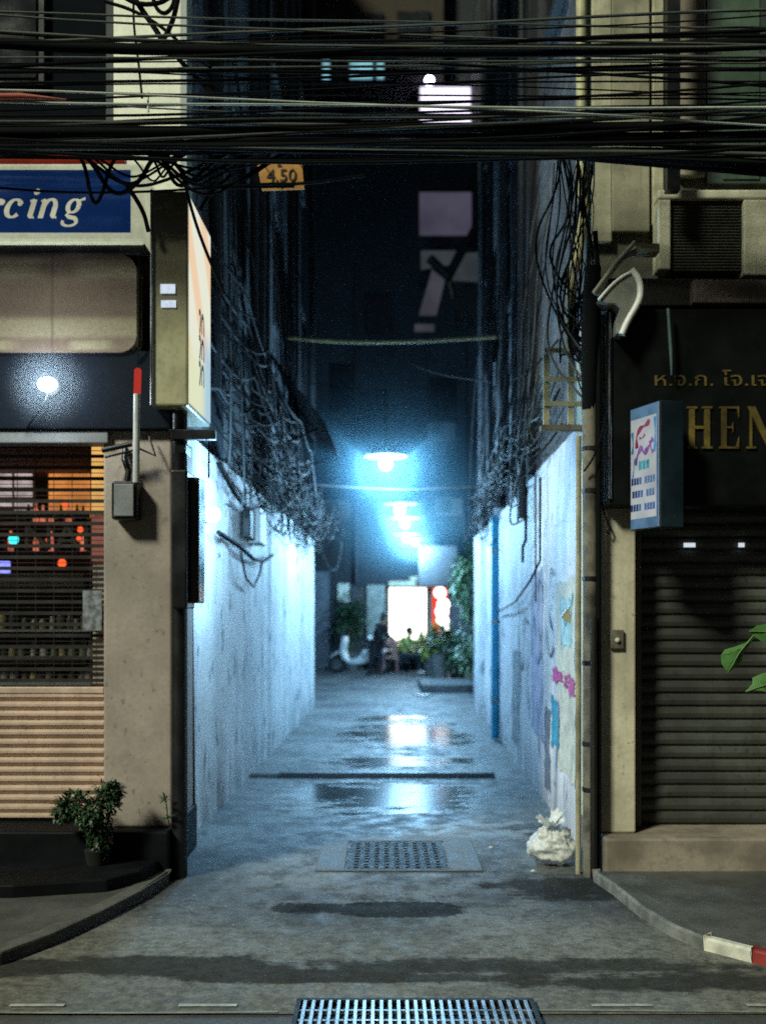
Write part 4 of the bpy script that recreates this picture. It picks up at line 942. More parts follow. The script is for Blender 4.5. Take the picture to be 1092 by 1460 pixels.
b = MB(); b.tube([onL(9.1, 2.15), onL(9.4, 1.93), onL(9.9, 1.86), onL(10.3, 2.0), onL(10.5, 2.15)], .012, 6); one(b, 'wall_cable', M['cable_b'], onL(9.9, 1.86), 'thin grey cable looping under the dark one on the left white wall', 'cable')
mb_ = thing('meter_box', 'white meter box hung askew high on the left alley wall', 'meter box', tuple(onL(9.9, 2.2)))
b = MB(); b.box(XL(9.9) + .02, XL(9.9) + .14, 9.75, 10.25, 2.28, 2.62); b.build('case', M['white'], mb_, .012)
b = MB(); b.box(XL(9.9) + .02, XL(9.9) + .10, 9.35, 9.6, 2.30, 2.56); b.build('slot', M['black'], mb_, .01)
b = MB(); b.box(XL(7.6) + .03, XL(7.6) + .07, 7.42, 7.62, GZ(745, 7.5), GZ(722, 7.5)); 
wlp = thing('wall_lamp', 'bright white bulkhead lamp on the left alley wall just behind the black cabinet', 'wall lamp', tuple(onL(7.5, 2.3)))
b.build('base', M['white'], wlp, .008)
b = MB(); b.sphere((XL(7.6) + .115, 7.52, GZ(733, 7.5)), .055, 14, 9, sx=.85, sy=1.3, sz=1.0); b.build('diffuser', M['wlamp'], wlp); lamp_light('diffuser_light', (XL(7.6) + .24, 7.52, GZ(733, 7.5)), 150, (.34, .68, 1.0), .06, wlp)

# ------------------------------------------------------------------ OVERHEAD CABLES
def overhead(y0, y1, y2, Y, r, m, label, cat='cable', group=None, X_=(-7.5, 7.5), name='overhead_cable'):
    # quadratic through heights at photo x = 0, 546, 1092, laid out at depth Y
    xa, xb = GX(0, Y), GX(1092, Y); za, zm, zb = GZ(y0, Y), GZ(y1, Y), GZ(y2, Y)
    a2 = (za + zb - 2 * zm) / (2 * xb * xb); a1 = (zb - za) / (2 * xb)
    pts = []
    n = 34
    ph = R.uniform(0, 6); wy = R.uniform(.01, .04)
    for i in range(n + 1):
        x = X_[0] + (X_[1] - X_[0]) * i / n
        k = max(-3, min(3, x)); z = zm + a1 * k + a2 * k * k + (0 if abs(x) < 3 else .0)
        z += .006 * math.sin(x * 2.3 + ph)
        pts.append((x, Y + wy * math.sin(x * .9 + ph), z))
    b = MB(); b.tube(pts, r, 6, False); return one(b, name, m, pts[0], label, cat, group)
lab = 'thin black cable in the dense bundle strung over the alley mouth'
grp = 'thin black overhead cables across the alley mouth'
def crossing(n, ya, yb, seed, rmin, rmax, Ya=5.45, Yb=5.95, m=None):
    rr = random.Random(seed)
    for i in range(n):
        y = ya + (yb - ya) * (i + rr.random()) / n
        tl = rr.gauss(-3, 11); sg_ = rr.uniform(-6, 6) if rr.random() < .75 else rr.uniform(6, 20)
        mm = m or rr.choice([M['cable'], M['cable'], M['cable'], M['cable_g']])
        overhead(y - tl, y + sg_, y + tl, rr.uniform(Ya, Yb), rr.uniform(rmin, rmax), mm, lab, 'cable', grp)
crossing(7, 28, 75, 1, .004, .010)
crossing(9, 78, 165, 2, .003, .008)
crossing(21, 168, 224, 3, .005, .012)
for i, (a, c_, d, w, txt) in enumerate(((58, 72, 68, .030, 'thickest black trunk cable, uppermost across the bundle'), (192, 180, 176, .026, 'thick black trunk cable sagging through the middle of the bundle'),
        (206, 207, 238, .028, 'thick black trunk cable low in the bundle, just above the yellow height plate'), (196, 200, 246, .024, 'thick black trunk cable dipping to the lower right of the bundle'), (214, 200, 196, .026, 'thick black trunk cable rising to the right below the middle'), (217, 214, 232, .020, 'lowest thick black cable running just over the blue sign'), (100, 104, 98, .012, 'mid-thick black cable through the upper gap of the bundle'))):
    overhead(a, c_, d, 5.6 + .05 * i, w, M['cable'], txt)
for i, (a, c_, d) in enumerate(((150, 124, 92), (168, 150, 118), (64, 84, 128), (182, 176, 140))):
    overhead(a, c_, d, 5.5 + .05 * i, .006 + .001 * (i % 3), M['cable'], 'black cable slanting through the level bundle over the alley mouth', 'cable', 'slanting overhead cables')
overhead(143, 150, 156, 5.42, .007, M['cable_w'], 'pale cable running level through the bundle')
overhead(131, 150, 176, 5.44, .006, M['cable_w'], 'second pale cable slanting down to the right through the bundle')
overhead(48, 66, 62, 5.5, .008, M['cable_g'], 'weathered grey cable slanting near the top of the bundle')
overhead(18, 45, 70, 5.55, .006, M['cable_g'], 'weathered grey cable descending to the right at the very top')
overhead(84, 90, 86, 5.5, .005, M['cable_g'], 'fine grey cable running level in the upper part of the bundle')
b = MB(); b.tube([(GX(-60, 5.4), 5.4, GZ(138, 5.4)), (GX(30, 5.4), 5.4, GZ(137, 5.4)), (GX(95, 5.4), 5.4, GZ(142, 5.4))], [.018, .018, .004], 8); one(b, 'wrapped_cable', M['cable_r'], W(0, 138, 5.4), 'short red wrapped cable end at the far left of the bundle', 'cable')
# coiled loops in front of the cream pilaster
lp = ((150, -30, 178, -2, 205, 8, 240, 2, 262, -30), (175, -30, 200, 10, 225, 45, 240, 75), (258, -30, 250, 20, 240, 45, 232, 58), (215, -20, 222, 12, 236, 22, 250, 5, 248, -30), (150, 2, 190, 14, 235, 40, 275, 80, 300, 95), (192, -30, 190, 30, 197, 80, 203, 140), (235, 60, 262, 92, 290, 120, 320, 150))
for i, q in enumerate(lp):
    pts = [W(q[k], q[k + 1], 5.75 + .03 * i) for k in range(0, len(q), 2)]
    # smooth by midpoint subdivision
    for _ in range(2):
        np_ = [pts[0]]
        for a, c_ in zip(pts, pts[1:]): np_ += [a * .75 + c_ * .25, a * .25 + c_ * .75]
        pts = np_ + [pts[-1]]
    b = MB(); b.tube(pts, [.013, .016, .015, .012, .010, .007, .014][i], 7); one(b, 'looped_cable', M['cable'], pts[0], 'black cable looping down in front of the cream pilaster', 'cable', 'black cable loops in front of the cream pilaster')
b = MB(); b.tube([W(212, 160, 5.5), W(211, 132, 5.5)], .006, 6); one(b, 'cable_tag', M['white'], W(211, 160, 5.5), 'tiny white tag clipped on the pale cable before the cream pilaster', 'cable tag')
# tangle between sign and light box, over the corner
rr = random.Random(21)
for i in range(14):
    x0 = rr.uniform(120, 250); x1 = x0 + rr.uniform(30, 140); y0 = rr.uniform(215, 255)
    x1 = x0 + rr.uniform(30, 190); dp = rr.uniform(15, 75); pts = curve_pts([W(x0 - 25, 212, 5.75), W(x0, 225, 5.8), W(x0 + (x1 - x0) * rr.uniform(.2, .45), 228 + dp, 5.8 + rr.uniform(-.1, .1)), W(x0 + (x1 - x0) * rr.uniform(.55, .8), 225 + dp * rr.uniform(.4, 1), 5.8), W(x1, 222, 5.85), W(x1 + 30, 210, 5.85)])
    b = MB(); b.tube(pts, rr.uniform(.005, .013), 6); one(b, 'tangled_cable', M['cable'], pts[0], 'black cable dangling in the tangle above the brown light box', 'cable', 'tangled cables above the brown light box')
for i, q in enumerate(((180, 262, 205, 300, 212, 330), (262, 255, 282, 330, 320, 420), (330, 250, 300, 275, 285, 300), (0, 268, 90, 275, 205, 274, 300, 268, 420, 266))):
    pts = curve_pts([W(q[k], q[k + 1], 5.92 - .02 * i) for k in range(0, len(q), 2)])
    b = MB(); b.tube(pts, (.014, .010, .012, .007)[i], 6); one(b, 'drop_cable', M['cable'], pts[0], ('black drop cable behind the right end of the blue sign', 'black drop cable slanting down past the light box into the alley', 'short black cable slanting above the light box', 'thin black cable crossing the blue sign and the height plate')[i], 'cable')
# right corner tangle
rr = random.Random(5)
for i in range(22):
    x0 = rr.uniform(790, 850); y0 = rr.uniform(235, 300); x1 = rr.uniform(770, 850); y1 = rr.uniform(360, 520)
    pts = curve_pts([W(x0 + rr.uniform(-20, 20), 214, 5.9), W(x0, y0, 6.2), W((x0 + x1) / 2 + rr.uniform(-40, 25), (y0 + y1) / 2 + rr.uniform(-20, 30), 6.35), W(x1, y1, 6.45), W(845 + rr.uniform(-6, 4), y1 + rr.uniform(20, 90), 6.24)])
    b = MB(); b.tube(pts, rr.uniform(.003, .008), 6); one(b, 'tangled_cable', rr.choice([M['cable'], M['cable'], M['cable_b']]), pts[0], 'thin cable hanging in the tangle down the right corner of the alley', 'cable', 'tangled cables at the right corner')
for i in range(9):
    x0 = rr.uniform(780, 840); y0 = rr.uniform(440, 490); x1 = x0 + rr.uniform(-50, 60)
    pts = curve_pts([W(838, y0 - rr.uniform(10, 50), 6.25), W(x0, y0, 6.45), W((x0 + x1) / 2, y0 + rr.uniform(30, 70), 6.4), W(x1, y0 + rr.uniform(-10, 60), 6.5), W(842, y0 + rr.uniform(60, 110), 6.25)])
    b = MB(); b.tube(pts, rr.uniform(.005, .011), 6); one(b, 'tangled_cable', M['cable'], pts[0], 'black cable coiled around the cream steel frame', 'cable', 'cables coiled around the steel frame')
b = MB(); b.tube(curve_pts([W(832, 672, 6.12), W(845, 655, 6.1), W(858, 620, 6.1), W(872, 560, 6.15)]), .006, 6); one(b, 'drop_cable', M['cable'], W(832, 672, 6.12), 'thin black cable slanting across the rusty pole toward the black board', 'cable')
b = MB(); b.tube([W(952, 440, 6.05), W(956, 500, 6.05), W(957, 535, 6.06)], [.010, .012, .006], 7); one(b, 'hanging_strap', mat('teal_grey_strap', (.06, .11, .11), .6, var=.3), W(957, 535, 6.06), 'teal grey strap hanging down over the black board', 'strap')

# cable runs along both alley walls: fixed every metre or two, sagging between, ends clipped to the wall
def wall_run(side, rr, Ya, Yb, z0, z1, off, sag, r, m, label, group):
    Xf = XL if side < 0 else XR; sg = -side
    pts = [Vector((Xf(Ya) + sg * .02, Ya, z0))]; Y = Ya
    while Y < Yb - .4:
        Yn = min(Yb, Y + rr.uniform(.9, 2.0)); za = pts[-1].z; k = (Yn - Ya) / (Yb - Ya); zb = z0 + (z1 - z0) * k + rr.uniform(-.12, .12); sgg = sag * rr.uniform(.4, 1.4); o1 = rr.uniform(.04, off); oa = abs(pts[-1].x - Xf(Y))
        for q in range(1, 7):
            u = q / 6; y = Y + (Yn - Y) * u
            pts.append(Vector((Xf(y) + sg * (oa + (o1 - oa) * u + .12 * sgg * 4 * u * (1 - u)), y, za + (zb - za) * u - sgg * 4 * u * (1 - u))))
        Y = Yn
    e = pts[-1]; pts.append(Vector((Xf(e.y) + sg * .015, min(e.y + .05, 17.1), e.z + .02)))
    b = MB(); b.tube(curve_pts(pts, 1), r, 5); one(b, 'sagging_cable', m, pts[0], label, 'cable', group)
rr = random.Random(11); cm = [M['cable_b'], M['cable_b'], M['cable'], M['cable_g'], M['cable']]
for i in range(34):
    Ya = rr.uniform(7.4, 11); Yb = rr.uniform(Ya + 3, 17)
    wall_run(-1, rr, Ya, Yb, rr.uniform(2.8, 3.6), rr.uniform(2.75, 3.5), .30, rr.uniform(.05, .38), rr.uniform(.004, .010), rr.choice(cm), 'cable sagging in the tangle along the top of the left white wall', 'sagging cables along the left alley wall')
for i in range(16):
    wall_run(-1, rr, rr.uniform(6.95, 8.2), rr.uniform(14.5, 17), rr.uniform(3.5, 4.6), rr.uniform(2.8, 3.3), .34, rr.uniform(.10, .40), rr.uniform(.006, .013), rr.choice([M['cable_b'], M['cable_b'], M['cable']]), 'long cable draping down the left alley wall beside the light box', 'long draped cables on the left alley wall')
for i in range(9):
    Ya = rr.uniform(13.2, 14.6)
    wall_run(-1, rr, Ya, 17, rr.uniform(2.9, 3.4), rr.uniform(2.8, 3.4), .5, rr.uniform(.3, .55), rr.uniform(.007, .012), M['cable_b'], 'pale cable sagging deeply at the inner end of the left white wall', 'pale sagging cables at the inner end of the left wall')
for i in range(24):
    Ya = rr.uniform(7.2, 11); Yb = rr.uniform(Ya + 3, 17)
    wall_run(1, rr, Ya, Yb, rr.uniform(2.95, 3.7), rr.uniform(2.85, 3.5), .22, rr.uniform(.03, .25), rr.uniform(.004, .010), rr.choice(cm), 'cable sagging in the tangle along the top of the right white wall', 'sagging cables along the right alley wall')
for side, n, lab_, grp_ in ((-1, 34, 'cable dropping down the left upper wall into the tangle', 'drop cables on the left alley wall'), (1, 26, 'cable dropping down the right upper wall into the tangle', 'drop cables on the right alley wall')):
    Xf = XL if side < 0 else XR; sg = -side
    for i in range(n):
        Y = rr.uniform(7.8, 15); z0 = rr.uniform(3.9, 6.8); ye = Y + rr.uniform(-.1, 1.3); ze = rr.uniform(2.5, 3.2)
        pts = curve_pts([(Xf(Y) + sg * .02, Y, z0), (Xf(Y) + sg * rr.uniform(.06, .16), Y + rr.uniform(-.15, .2), z0 - .5), (Xf(Y) + sg * rr.uniform(.06, .2), (Y + ye) / 2 + rr.uniform(-.2, .2), (z0 + ze) / 2 - .2), (Xf(ye) + sg * rr.uniform(.08, .3), ye, ze - .15), (Xf(ye + .3) + sg * .03, ye + .3, ze)])
        b = MB(); b.tube(pts, rr.uniform(.004, .010), 5); one(b, 'drop_cable', rr.choice(cm), pts[0], lab_, 'cable', grp_)
# thin rods / lines spanning the alley
Yq = 12.2
b = MB(); b.tube(curve_pts([W(412, 481, Yq), W(480, 488, Yq), W(580, 488, Yq), W(660, 483, Yq), W(738, 478, Yq)]), .022, 8); one(b, 'bamboo_pole', mat('yellow_bamboo', (.45, .36, .16), .55, var=.3), W(412, 481, Yq), 'thin yellowish pole spanning the alley high above the lamps', 'pole')
Yq = 14.0
b = MB(); b.tube(curve_pts([W(405, 688, Yq), W(480, 694, Yq), W(570, 699, Yq), W(640, 696, Yq), W(705, 694, Yq)]), .012, 6); one(b, 'span_wire', M['cable_b'], W(405, 688, Yq), 'pale wire spanning the alley between the first and second shaded lamps', 'wire')
b = MB(); b.tube(curve_pts([W(568, 505, 13), W(610, 532, 12), W(700, 545, 11)]), .006, 6); one(b, 'span_wire', M['cable_b'], W(568, 505, 13), 'fine wire slanting from above the lamps to the right wall', 'wire')

# height limit plate
hp = thing('height_sign', 'orange height limit plate reading 4.50 hung from the cables over the alley', 'height sign', tuple(W(399, 271, 6.7)))
Yh = 6.55
c0 = W(366, 229, Yh); ux = (W(430, 228, Yh) - c0); uz = (W(370, 271.5, Yh) - c0); ux_n = ux.normalized()
def HP(u, v, q=0): p = c0 + ux * u + uz * v; return (p.x, p.y - q, p.z)
b = MB(); vs = [HP(0, 0), HP(1, 0), HP(1.0, .98), HP(.06, 1.0)]; vs2 = [(x, y + .008, z) for x, y, z in vs]
b.add(vs + vs2, [(3, 2, 1, 0), (4, 5, 6, 7), (0, 1, 5, 4), (1, 2, 6, 5), (2, 3, 7, 6), (3, 0, 4, 7)]); b.build('plate', M['orange'], hp)
put_text('4.50', .115, HP(.18, .72, .004), M['ink'], hp, ux.length * .66, ux_n, Vector((0, 0, 1)))
b = MB(); b.add([HP(.44, .22, .005), HP(.56, .22, .005), HP(.50, .06, .005)], [(0, 1, 2)]); b.add([HP(.45, .86, .005), HP(.50, .98, .005), HP(.55, .86, .005)], [(0, 1, 2)]); b.build('arrow', M['ink'], hp)
b = MB(); b.tube([HP(.1, 0), (HP(.1, 0)[0], 6.3, GZ(215, 6.3))], .004, 5); b.tube([HP(.9, 0), (HP(.9, 0)[0], 6.3, GZ(215, 6.3))], .004, 5); b.build('hanger', M['cable'], hp)
b = MB(); b.tube(curve_pts([W(300, 270, 6.3), W(372, 262, 6.3), W(432, 263, 6.3), W(520, 250, 6.3)]), .010, 6); one(b, 'drop_cable', M['cable'], W(300, 270, 6.3), 'black cable crossing the bottom of the orange height plate', 'cable')

# ------------------------------------------------------------------ ALLEY TUBE LAMPS
def pendant_lamp(x, y, Y, wpx, label):
    c = W(x, y, Y); rad = wpx / F * Y / 2; k = rad / .29
    t = thing('pendant_lamp', label, 'lamp', tuple(c + Vector((0, 0, .05))), 'pendant lamps along the alley')
    b = MB(); zz = Vector((0, 0, 1))
    b.tube([c - zz * .012, c + zz * .0, c + zz * .03, c + zz * .06, c + zz * .12], [rad, rad * .96, rad * .55, .05, .03], 28); b.build('shade', M['enamel'], t)
    b = MB(); b.sphere(c - zz * .10 * k, .092 * k, 18, 12, sz=1.1); bl = b.build('bulb', M['tube'], t); lamp_light('bulb_light', c - zz * (.10 * k + .101 * k + .06), 520 * min(1, k * k * 1.05), (.31, .66, 1.0), .05, t)
    b = MB(); b.tube([c - zz * .012, c - zz * .05], [.03, .026], 10); b.build('socket', M['grey'], t)
    b = MB(); b.tube([(c.x, c.y, c.z + .11), (c.x, c.y, c.z + .9)], .006, 6); b.build('hanger', M['cable'], t)
    Ye = min(Y, 17)
    b = MB(); b.tube(curve_pts([(XL(Ye), Y, c.z + 1.0), (c.x - .4, c.y, c.z + .9), (c.x, c.y, c.z + .88), (c.x + .4, c.y, c.z + .9), (XR(Ye), Y, c.z + 1.05)], 2), .004, 5); b.build('span_wire', M['cable'], t)
for (x, y, Y, w, l) in ((550, 650, 13.6, 62, 'nearest and brightest lamp with a flat round shade hanging over the alley'), (570, 718, 17.4, 50, 'second shaded lamp in the row over the alley'), (577, 738, 19.8, 44, 'third shaded lamp in the row, middle of the five'), (580, 761, 22.9, 38, 'fourth shaded lamp in the row over the alley'), (592, 768, 27.5, 30, 'farthest and lowest shaded lamp in the row over the alley')):
    pendant_lamp(x, y, Y, w, l)
def bloom_haze(c, rx, ry, rz, dens, col, p=2.0, name='bloom_haze'):
    """hazy lamp bloom added as a scattering ball: scatter density falling to zero at the rim"""
    t = NT(name); g = t.n('ShaderNodeNewGeometry')
    sub = t.n('ShaderNodeVectorMath', operation='SUBTRACT'); sub.inputs[1].default_value = c; t.l(g.outputs['Position'], sub.inputs[0])
    dv = t.n('ShaderNodeVectorMath', operation='DIVIDE'); dv.inputs[1].default_value = (rx, ry, rz); t.l(sub.outputs[0], dv.inputs[0])
    ln = t.n('ShaderNodeVectorMath', operation='LENGTH'); t.l(dv.outputs[0], ln.inputs[0])
    k = t.math('POWER', t.math('MAXIMUM', t.math('SUBTRACT', 1.0, ln.outputs['Value']), 0.0), p)
    v = t.n('ShaderNodeVolumeScatter'); v.inputs['Color'].default_value = (*col, 1); v.inputs['Anisotropy'].default_value = .1
    t.l(t.math('MULTIPLY', k, dens), v.inputs['Density']); t.l(v.outputs[0], t.out.inputs['Volume'])
    b = MB(); b.sphere(c, 1.0, 28, 18, sx=rx, sy=ry, sz=rz); return b.build(name, t.m, None, 0, 'stuff')
bloom_haze(W(550, 650, 13.6), 1.45, 1.6, 1.45, .34, (.34, .74, 1.0), 2.4)
bloom_haze(W(550, 656, 13.6), .55, .55, .55, 1.1, (.6, .88, 1.0), 2.2)
for (x, y, Y, r) in ((570, 724, 17.4, .55), (577, 744, 19.8, .6), (580, 766, 22.9, .65), (592, 773, 27.5, .75)): bloom_haze(W(x, y, Y), r, r, r, .8, (.55, .85, 1.0), 2.2)
bloom_haze(W(578, 742, 21.5), 1.9, 9.0, 1.5, .055, (.36, .78, 1.0), 1.4)
bloom_haze(W(68, 548, 6.0), .30, .135, .30, 3.5, (.7, .85, 1.0), 2.0)

# ------------------------------------------------------------------ BACK YARD beyond the alley
YB = 29.5
rh = thing('rear_house', 'dim house closing the far end of the alley with a glaring lit doorway', 'building', (0, YB, 0))
b = MB()
dx0, dx1 = GX(555, YB), GX(608, YB); dz = GZ(838, YB)
b.box(-9, dx0, YB, YB + .3, 0, 15.5); b.box(dx1, 9, YB, YB + .3, 0, 15.5); b.box(dx0, dx1, YB, YB + .3, dz, 15.5); b.build('wall', M['rear'], rh)
b = MB(); b.box(dx0 - .02, dx1 + .02, YB + .32, YB + .36, -.01, dz + .02); b.build('lit_doorway', M['shopglow'], rh)
b = MB(); b.box(dx0 - .08, dx0, YB - .05, YB + .1, 0, dz + .08); b.box(dx1, dx1 + .08, YB - .05, YB + .1, 0, dz + .08); b.box(dx0, dx1, YB - .05, YB + .1, dz, dz + .08); b.build('door_frame', M['wood'], rh)
b = MB(); b.box(GX(523, YB), GX(549, YB), YB - .12, YB - .06, 0, GZ(834, YB)); b.build('door_leaf', mat('grey_green_door', (.26, .28, .25), .6, var=.4), rh, .01)
b = MB(); b.box(GX(554, YB), GX(592, YB), YB - .3, YB - .02, GZ(836, YB), GZ(829, YB)); b.box(GX(584, YB), GX(600, YB), YB - .26, YB - .02, GZ(828.5, YB), GZ(822, YB)); b.build('door_hood', M['cream_dim'], rh)
b = MB(); b.box(GX(597, 27.8), GX(652, 27.8), 27.8, YB, GZ(836, 27.8), GZ(778, 27.8)); b.build('upper_bay', M['rearlite'], rh, .02)
b = MB(); b.box(GX(612, 29), GX(690, 29), 29.2, YB, 0, GZ(832, 29.2)); b.build('side_panel', mat('bluish_rear_panel', (.22, .25, .29), .7, var=.4, streak=.4), rh)
b = MB(); b.box(GX(440, YB), GX(470, YB), YB - .1, YB - .01, 0, GZ(815, YB)); b.build('side_panel', mat('blue_grey_gate', (.12, .14, .17), .7, var=.4), rh)
b = MB(); b.box(GX(482, YB), GX(498, YB), YB - .06, YB - .02, GZ(858, YB), GZ(832, YB)); one(b, 'paper_notice', M['paper'], W(490, 858, YB), 'pale paper notice on the far dark wall left of the doorway', 'notice')
# upper windows, pipes and air conditioners of the rear house
for (x0, x1, y0, y1) in ((462, 500, 640, 705), (512, 552, 560, 625), (612, 655, 640, 705), (612, 650, 540, 600), (470, 505, 520, 585), (520, 560, 420, 475)):
    b = MB(); b.pbox(x0, x1, y0, y1, YB - .07, .06); f_ = b.build('window', M['steel_d'], rh)
    b = MB(); xm = (x0 + x1) / 2; b.pbox(x0 + 2, xm - 1, y0 + 2, y1 - 2, YB - .09, .018); b.pbox(xm + 1, x1 - 2, y0 + 2, y1 - 2, YB - .09, .018); b.build('pane', M['glass_d'], f_)
for x in (508, 607, 662):
    b = MB(); b.tube([W(x, 830, YB - .1), W(x, 380, YB - .1)], .06, 8); b.build('drainpipe', M['corr'], rh)
for (x, y) in ((480, 725), (640, 722), (630, 615)):
    ac = thing('air_conditioner', {480: 'dim air conditioner on the far wall left of the lamps', 640: 'dim air conditioner on the far wall right of the farthest lamp', 630: 'dim air conditioner high on the far wall, upper of the two on the right'}[x], 'air conditioner', tuple(W(x, y + 8, YB - .3)))
    b = MB(); b.pbox(x - 20, x + 20, y - 13, y + 13, YB - .42, .3); b.build('case', M['rearlite'], ac, .02)
    b = MB(); p = W(x - 5, y, YB - .425); b.tube([p, p - Vector((0, .02, 0))], .20, 18); b.build('fan_guard', M['black'], ac)
# dark openings
b = MB(); b.box(GX(499, YB), GX(520, YB), YB - .03, YB - .01, 0, GZ(838, YB)); b.build('dark_opening', M['black'], rh)
ss = thing('lightbox_sign', 'red and white lit sign beside the glaring doorway at the far end', 'light box', tuple(W(626, 905, 29.0)))
Yg = 28.9
b = MB(); b.pbox(615, 639, 837, 907, Yg, .14); b.build('case', M['grey'], ss, .01)
b = MB(); b.pbox(616, 638, 838, 906, Yg - .012, .010); b.build('face', M['shopred'], ss)
b = MB()
for (cx, cy, r) in ((627, 845, 8.5), (632, 862, 9), (630, 872, 9.5), (631, 885, 9), (633, 896, 7)):
    n = 16; vs = [W(cx + r * math.cos(2 * math.pi * i / n), cy + r * math.sin(2 * math.pi * i / n), Yg - .014 - .002 * (cy % 7)) for i in range(n)]
    b.add(vs, [tuple(reversed(range(n)))])
b.build('print', M['shopwhite'], ss)

# side buildings of the yard (keep the street light out, form the dark backdrop)
lh = thing('side_house', 'tall dark building beyond the left alley wall', 'building', (-3.4, 22, 0))
b = MB(); b.box(-9, -2.9, 17.3, 46, 0, 26); b.build('wall', M['dark_wall'], lh)
rh2 = thing('side_house', 'tall dark building beyond the right alley wall', 'building', (4.5, 22, 0))
b = MB(); b.box(3.05, 9, 17.2, 46, 0, 22); b.build('wall', M['dark_wall'], rh2)
# apartment tower behind
tw = thing('apartment_tower', 'brown apartment tower rising at the end of the alley with a few lit windows', 'apartment tower', (0, 36, 0))
YT = 36.
b = MB(); b.box(GX(440, YT), GX(632, YT), YT, YT + 6, GZ(84, YT), 30); b.build('wall', M['tower'], tw)
b = MB(); b.box(GX(440, YT), GX(632, YT), YT + .05, YT + 6, 0, GZ(84, YT) - .003); b.build('lower_wall', M['dark_wall'], tw)  # unlit lower storeys put in as a darker wall colour
b = MB(); b.box(GX(632, YT), GX(760, YT), YT + .6, YT + 6, 0, 30); b.build('side_wing', M['rear'], tw)
def tw_win(x0, x1, y0, y1, m, Yw_=YT, fm=None):
    b = MB(); b.pbox(x0 - 2, x1 + 2, y0 - 2, y1 + 2, Yw_ - .06, .055); f_ = b.build('window', fm or M['steel_d'], tw)
    b = MB(); b.pbox(x0, x1, y0, y1, Yw_ - .10, .03); b.build('pane', m, f_)
for q in ((458, 482, 20, 52), (502, 545, 20, 52), (568, 612, 18, 52)): tw_win(*q, M['glass_d'])
for q in ((499, 531, 85, 112), (537, 547, 85, 112), (460, 470, 86, 114)): tw_win(*q, M['wincyan'])
for q in ((458, 482, 150, 190), (502, 545, 150, 190), (458, 482, 230, 270), (502, 545, 230, 270), (502, 545, 310, 350)): tw_win(*q, M['glass_d'])
tw_win(599, 689, 124, 177, M['winlav'], YT - .4)
b = MB(); b.pbox(590, 700, 178, 186, YT - 1.0, .9); b.build('balcony_slab', M['rearlite'], tw)
b = MB(); b.sphere(W(612, 115, YT - .9), .16, 12, 8); one(b, 'balcony_lamp', M['tinylamp'], W(612, 120, YT - .9), 'tiny violet-white lamp just above the lavender lit window', 'lamp')
b = MB(); b.pbox(598, 672, 274, 334, YB - .3, .1); b.build('lavender_panel', emis('dim_lavender_glow', (.17, .155, .24), .40, .35, .9), rh)  # panel is no lamp, its dim light put in as emission
b = MB(); b.pbox(620, 690, 196, 202, YT - .6, .1); b.pbox(598, 632, 240, 244, YT - .6, .1); b.build('lit_sill', emis('dim_sill', (.30, .28, .40), .55, .4, 1.2), tw)
for x in (624, 682):
    b = MB(); b.sphere(W(x, 186, YT - 1.1), .10, 8, 6); b.build('sill_lamp', emis('sill_lamp_glow', (.8, .8, .9), 1.2), tw)
# slanting awnings on the right rear side
aw = thing('slanting_awning', 'pale slanting awning sheets propped on the dark buildings behind the alley', 'awning', tuple(W(630, 470, 26)))
Ya_ = 26.
def plate(px, m, nm):
    b = MB(); vs = [W(x, y, Ya_ + dy) for x, y, dy in px]; b.add(vs + [v + Vector((0, .05, .03)) for v in vs], [tuple(reversed(range(len(vs)))), tuple(range(len(vs), 2 * len(vs)))]); return b.build(nm, m, aw)
mAw = emis('dim_lilac_sheet_glow', (.13, .13, .17), .42, .35, 1.2); mAw2 = emis('dim_grey_sheet_glow', (.10, .125, .14), .38, .35, 1.2)  # light on the sheets put in as their own faint glow
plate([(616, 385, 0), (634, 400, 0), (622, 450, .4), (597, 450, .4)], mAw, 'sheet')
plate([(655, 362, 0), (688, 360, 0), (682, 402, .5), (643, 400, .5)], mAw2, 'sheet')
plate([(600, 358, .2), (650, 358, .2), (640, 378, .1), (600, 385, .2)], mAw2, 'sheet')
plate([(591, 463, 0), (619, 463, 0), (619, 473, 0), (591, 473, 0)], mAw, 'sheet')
b = MB(); b.tube([W(690, 300, 25.8), W(640, 395, 25.8)], .10, 8); b.tube([W(612, 368, 25.8), W(640, 395, 25.8)], .12, 8); b.tube([W(640, 395, 25.8), W(646, 425, 25.8)], .06, 8); b.build('brace', M['black'], aw)
b = MB(); b.tube([W(641, 403, 25.6), W(645, 424, 25.6)], .03, 6); b.build('rope', mat('tan_rope', (.4, .3, .18), .8), aw)
b = MB(); b.box(GX(655, 24), GX(705, 24), 24, 25.5, GZ(445, 24), GZ(410, 24)); one(b, 'air_conditioner_box', M['black'], W(680, 445, 24), 'black boxy bay jutting out below the slanting awning sheets', 'bay')

# ------------------------------------------------------------------ plants
def leaf_mb(mb, p, d, up, L, Wd, curl=.25, n=5):
    """one broad leaf: midrib from p along d, drooping"""
    d = d.normalized(); s = d.cross(up); s = s.normalized() if s.length > 1e-4 else Vector((1, 0, 0)); nn = s.cross(d)
    vs = []; fs = []
    for i in range(n + 1):
        t = i / n; w = Wd * math.sin(math.pi * min(1, t * .92 + .06)) ** .8 * (1 - .35 * t)
        c = p + d * L * t - nn * curl * L * t * t
        vs += [c - s * w + nn * w * .25, c, c + s * w + nn * w * .25]
    for i in range(n):
        for k in range(2): fs.append((i * 3 + k, i * 3 + k + 1, i * 3 + 3 + k + 1, i * 3 + 3 + k))
    mb.add(vs, fs, True)
def rdir(rr): 
    while True:
        v = Vector((rr.uniform(-1, 1), rr.uniform(-1, 1), rr.uniform(-1, 1)))
        if .05 < v.length < 1: return v.normalized()
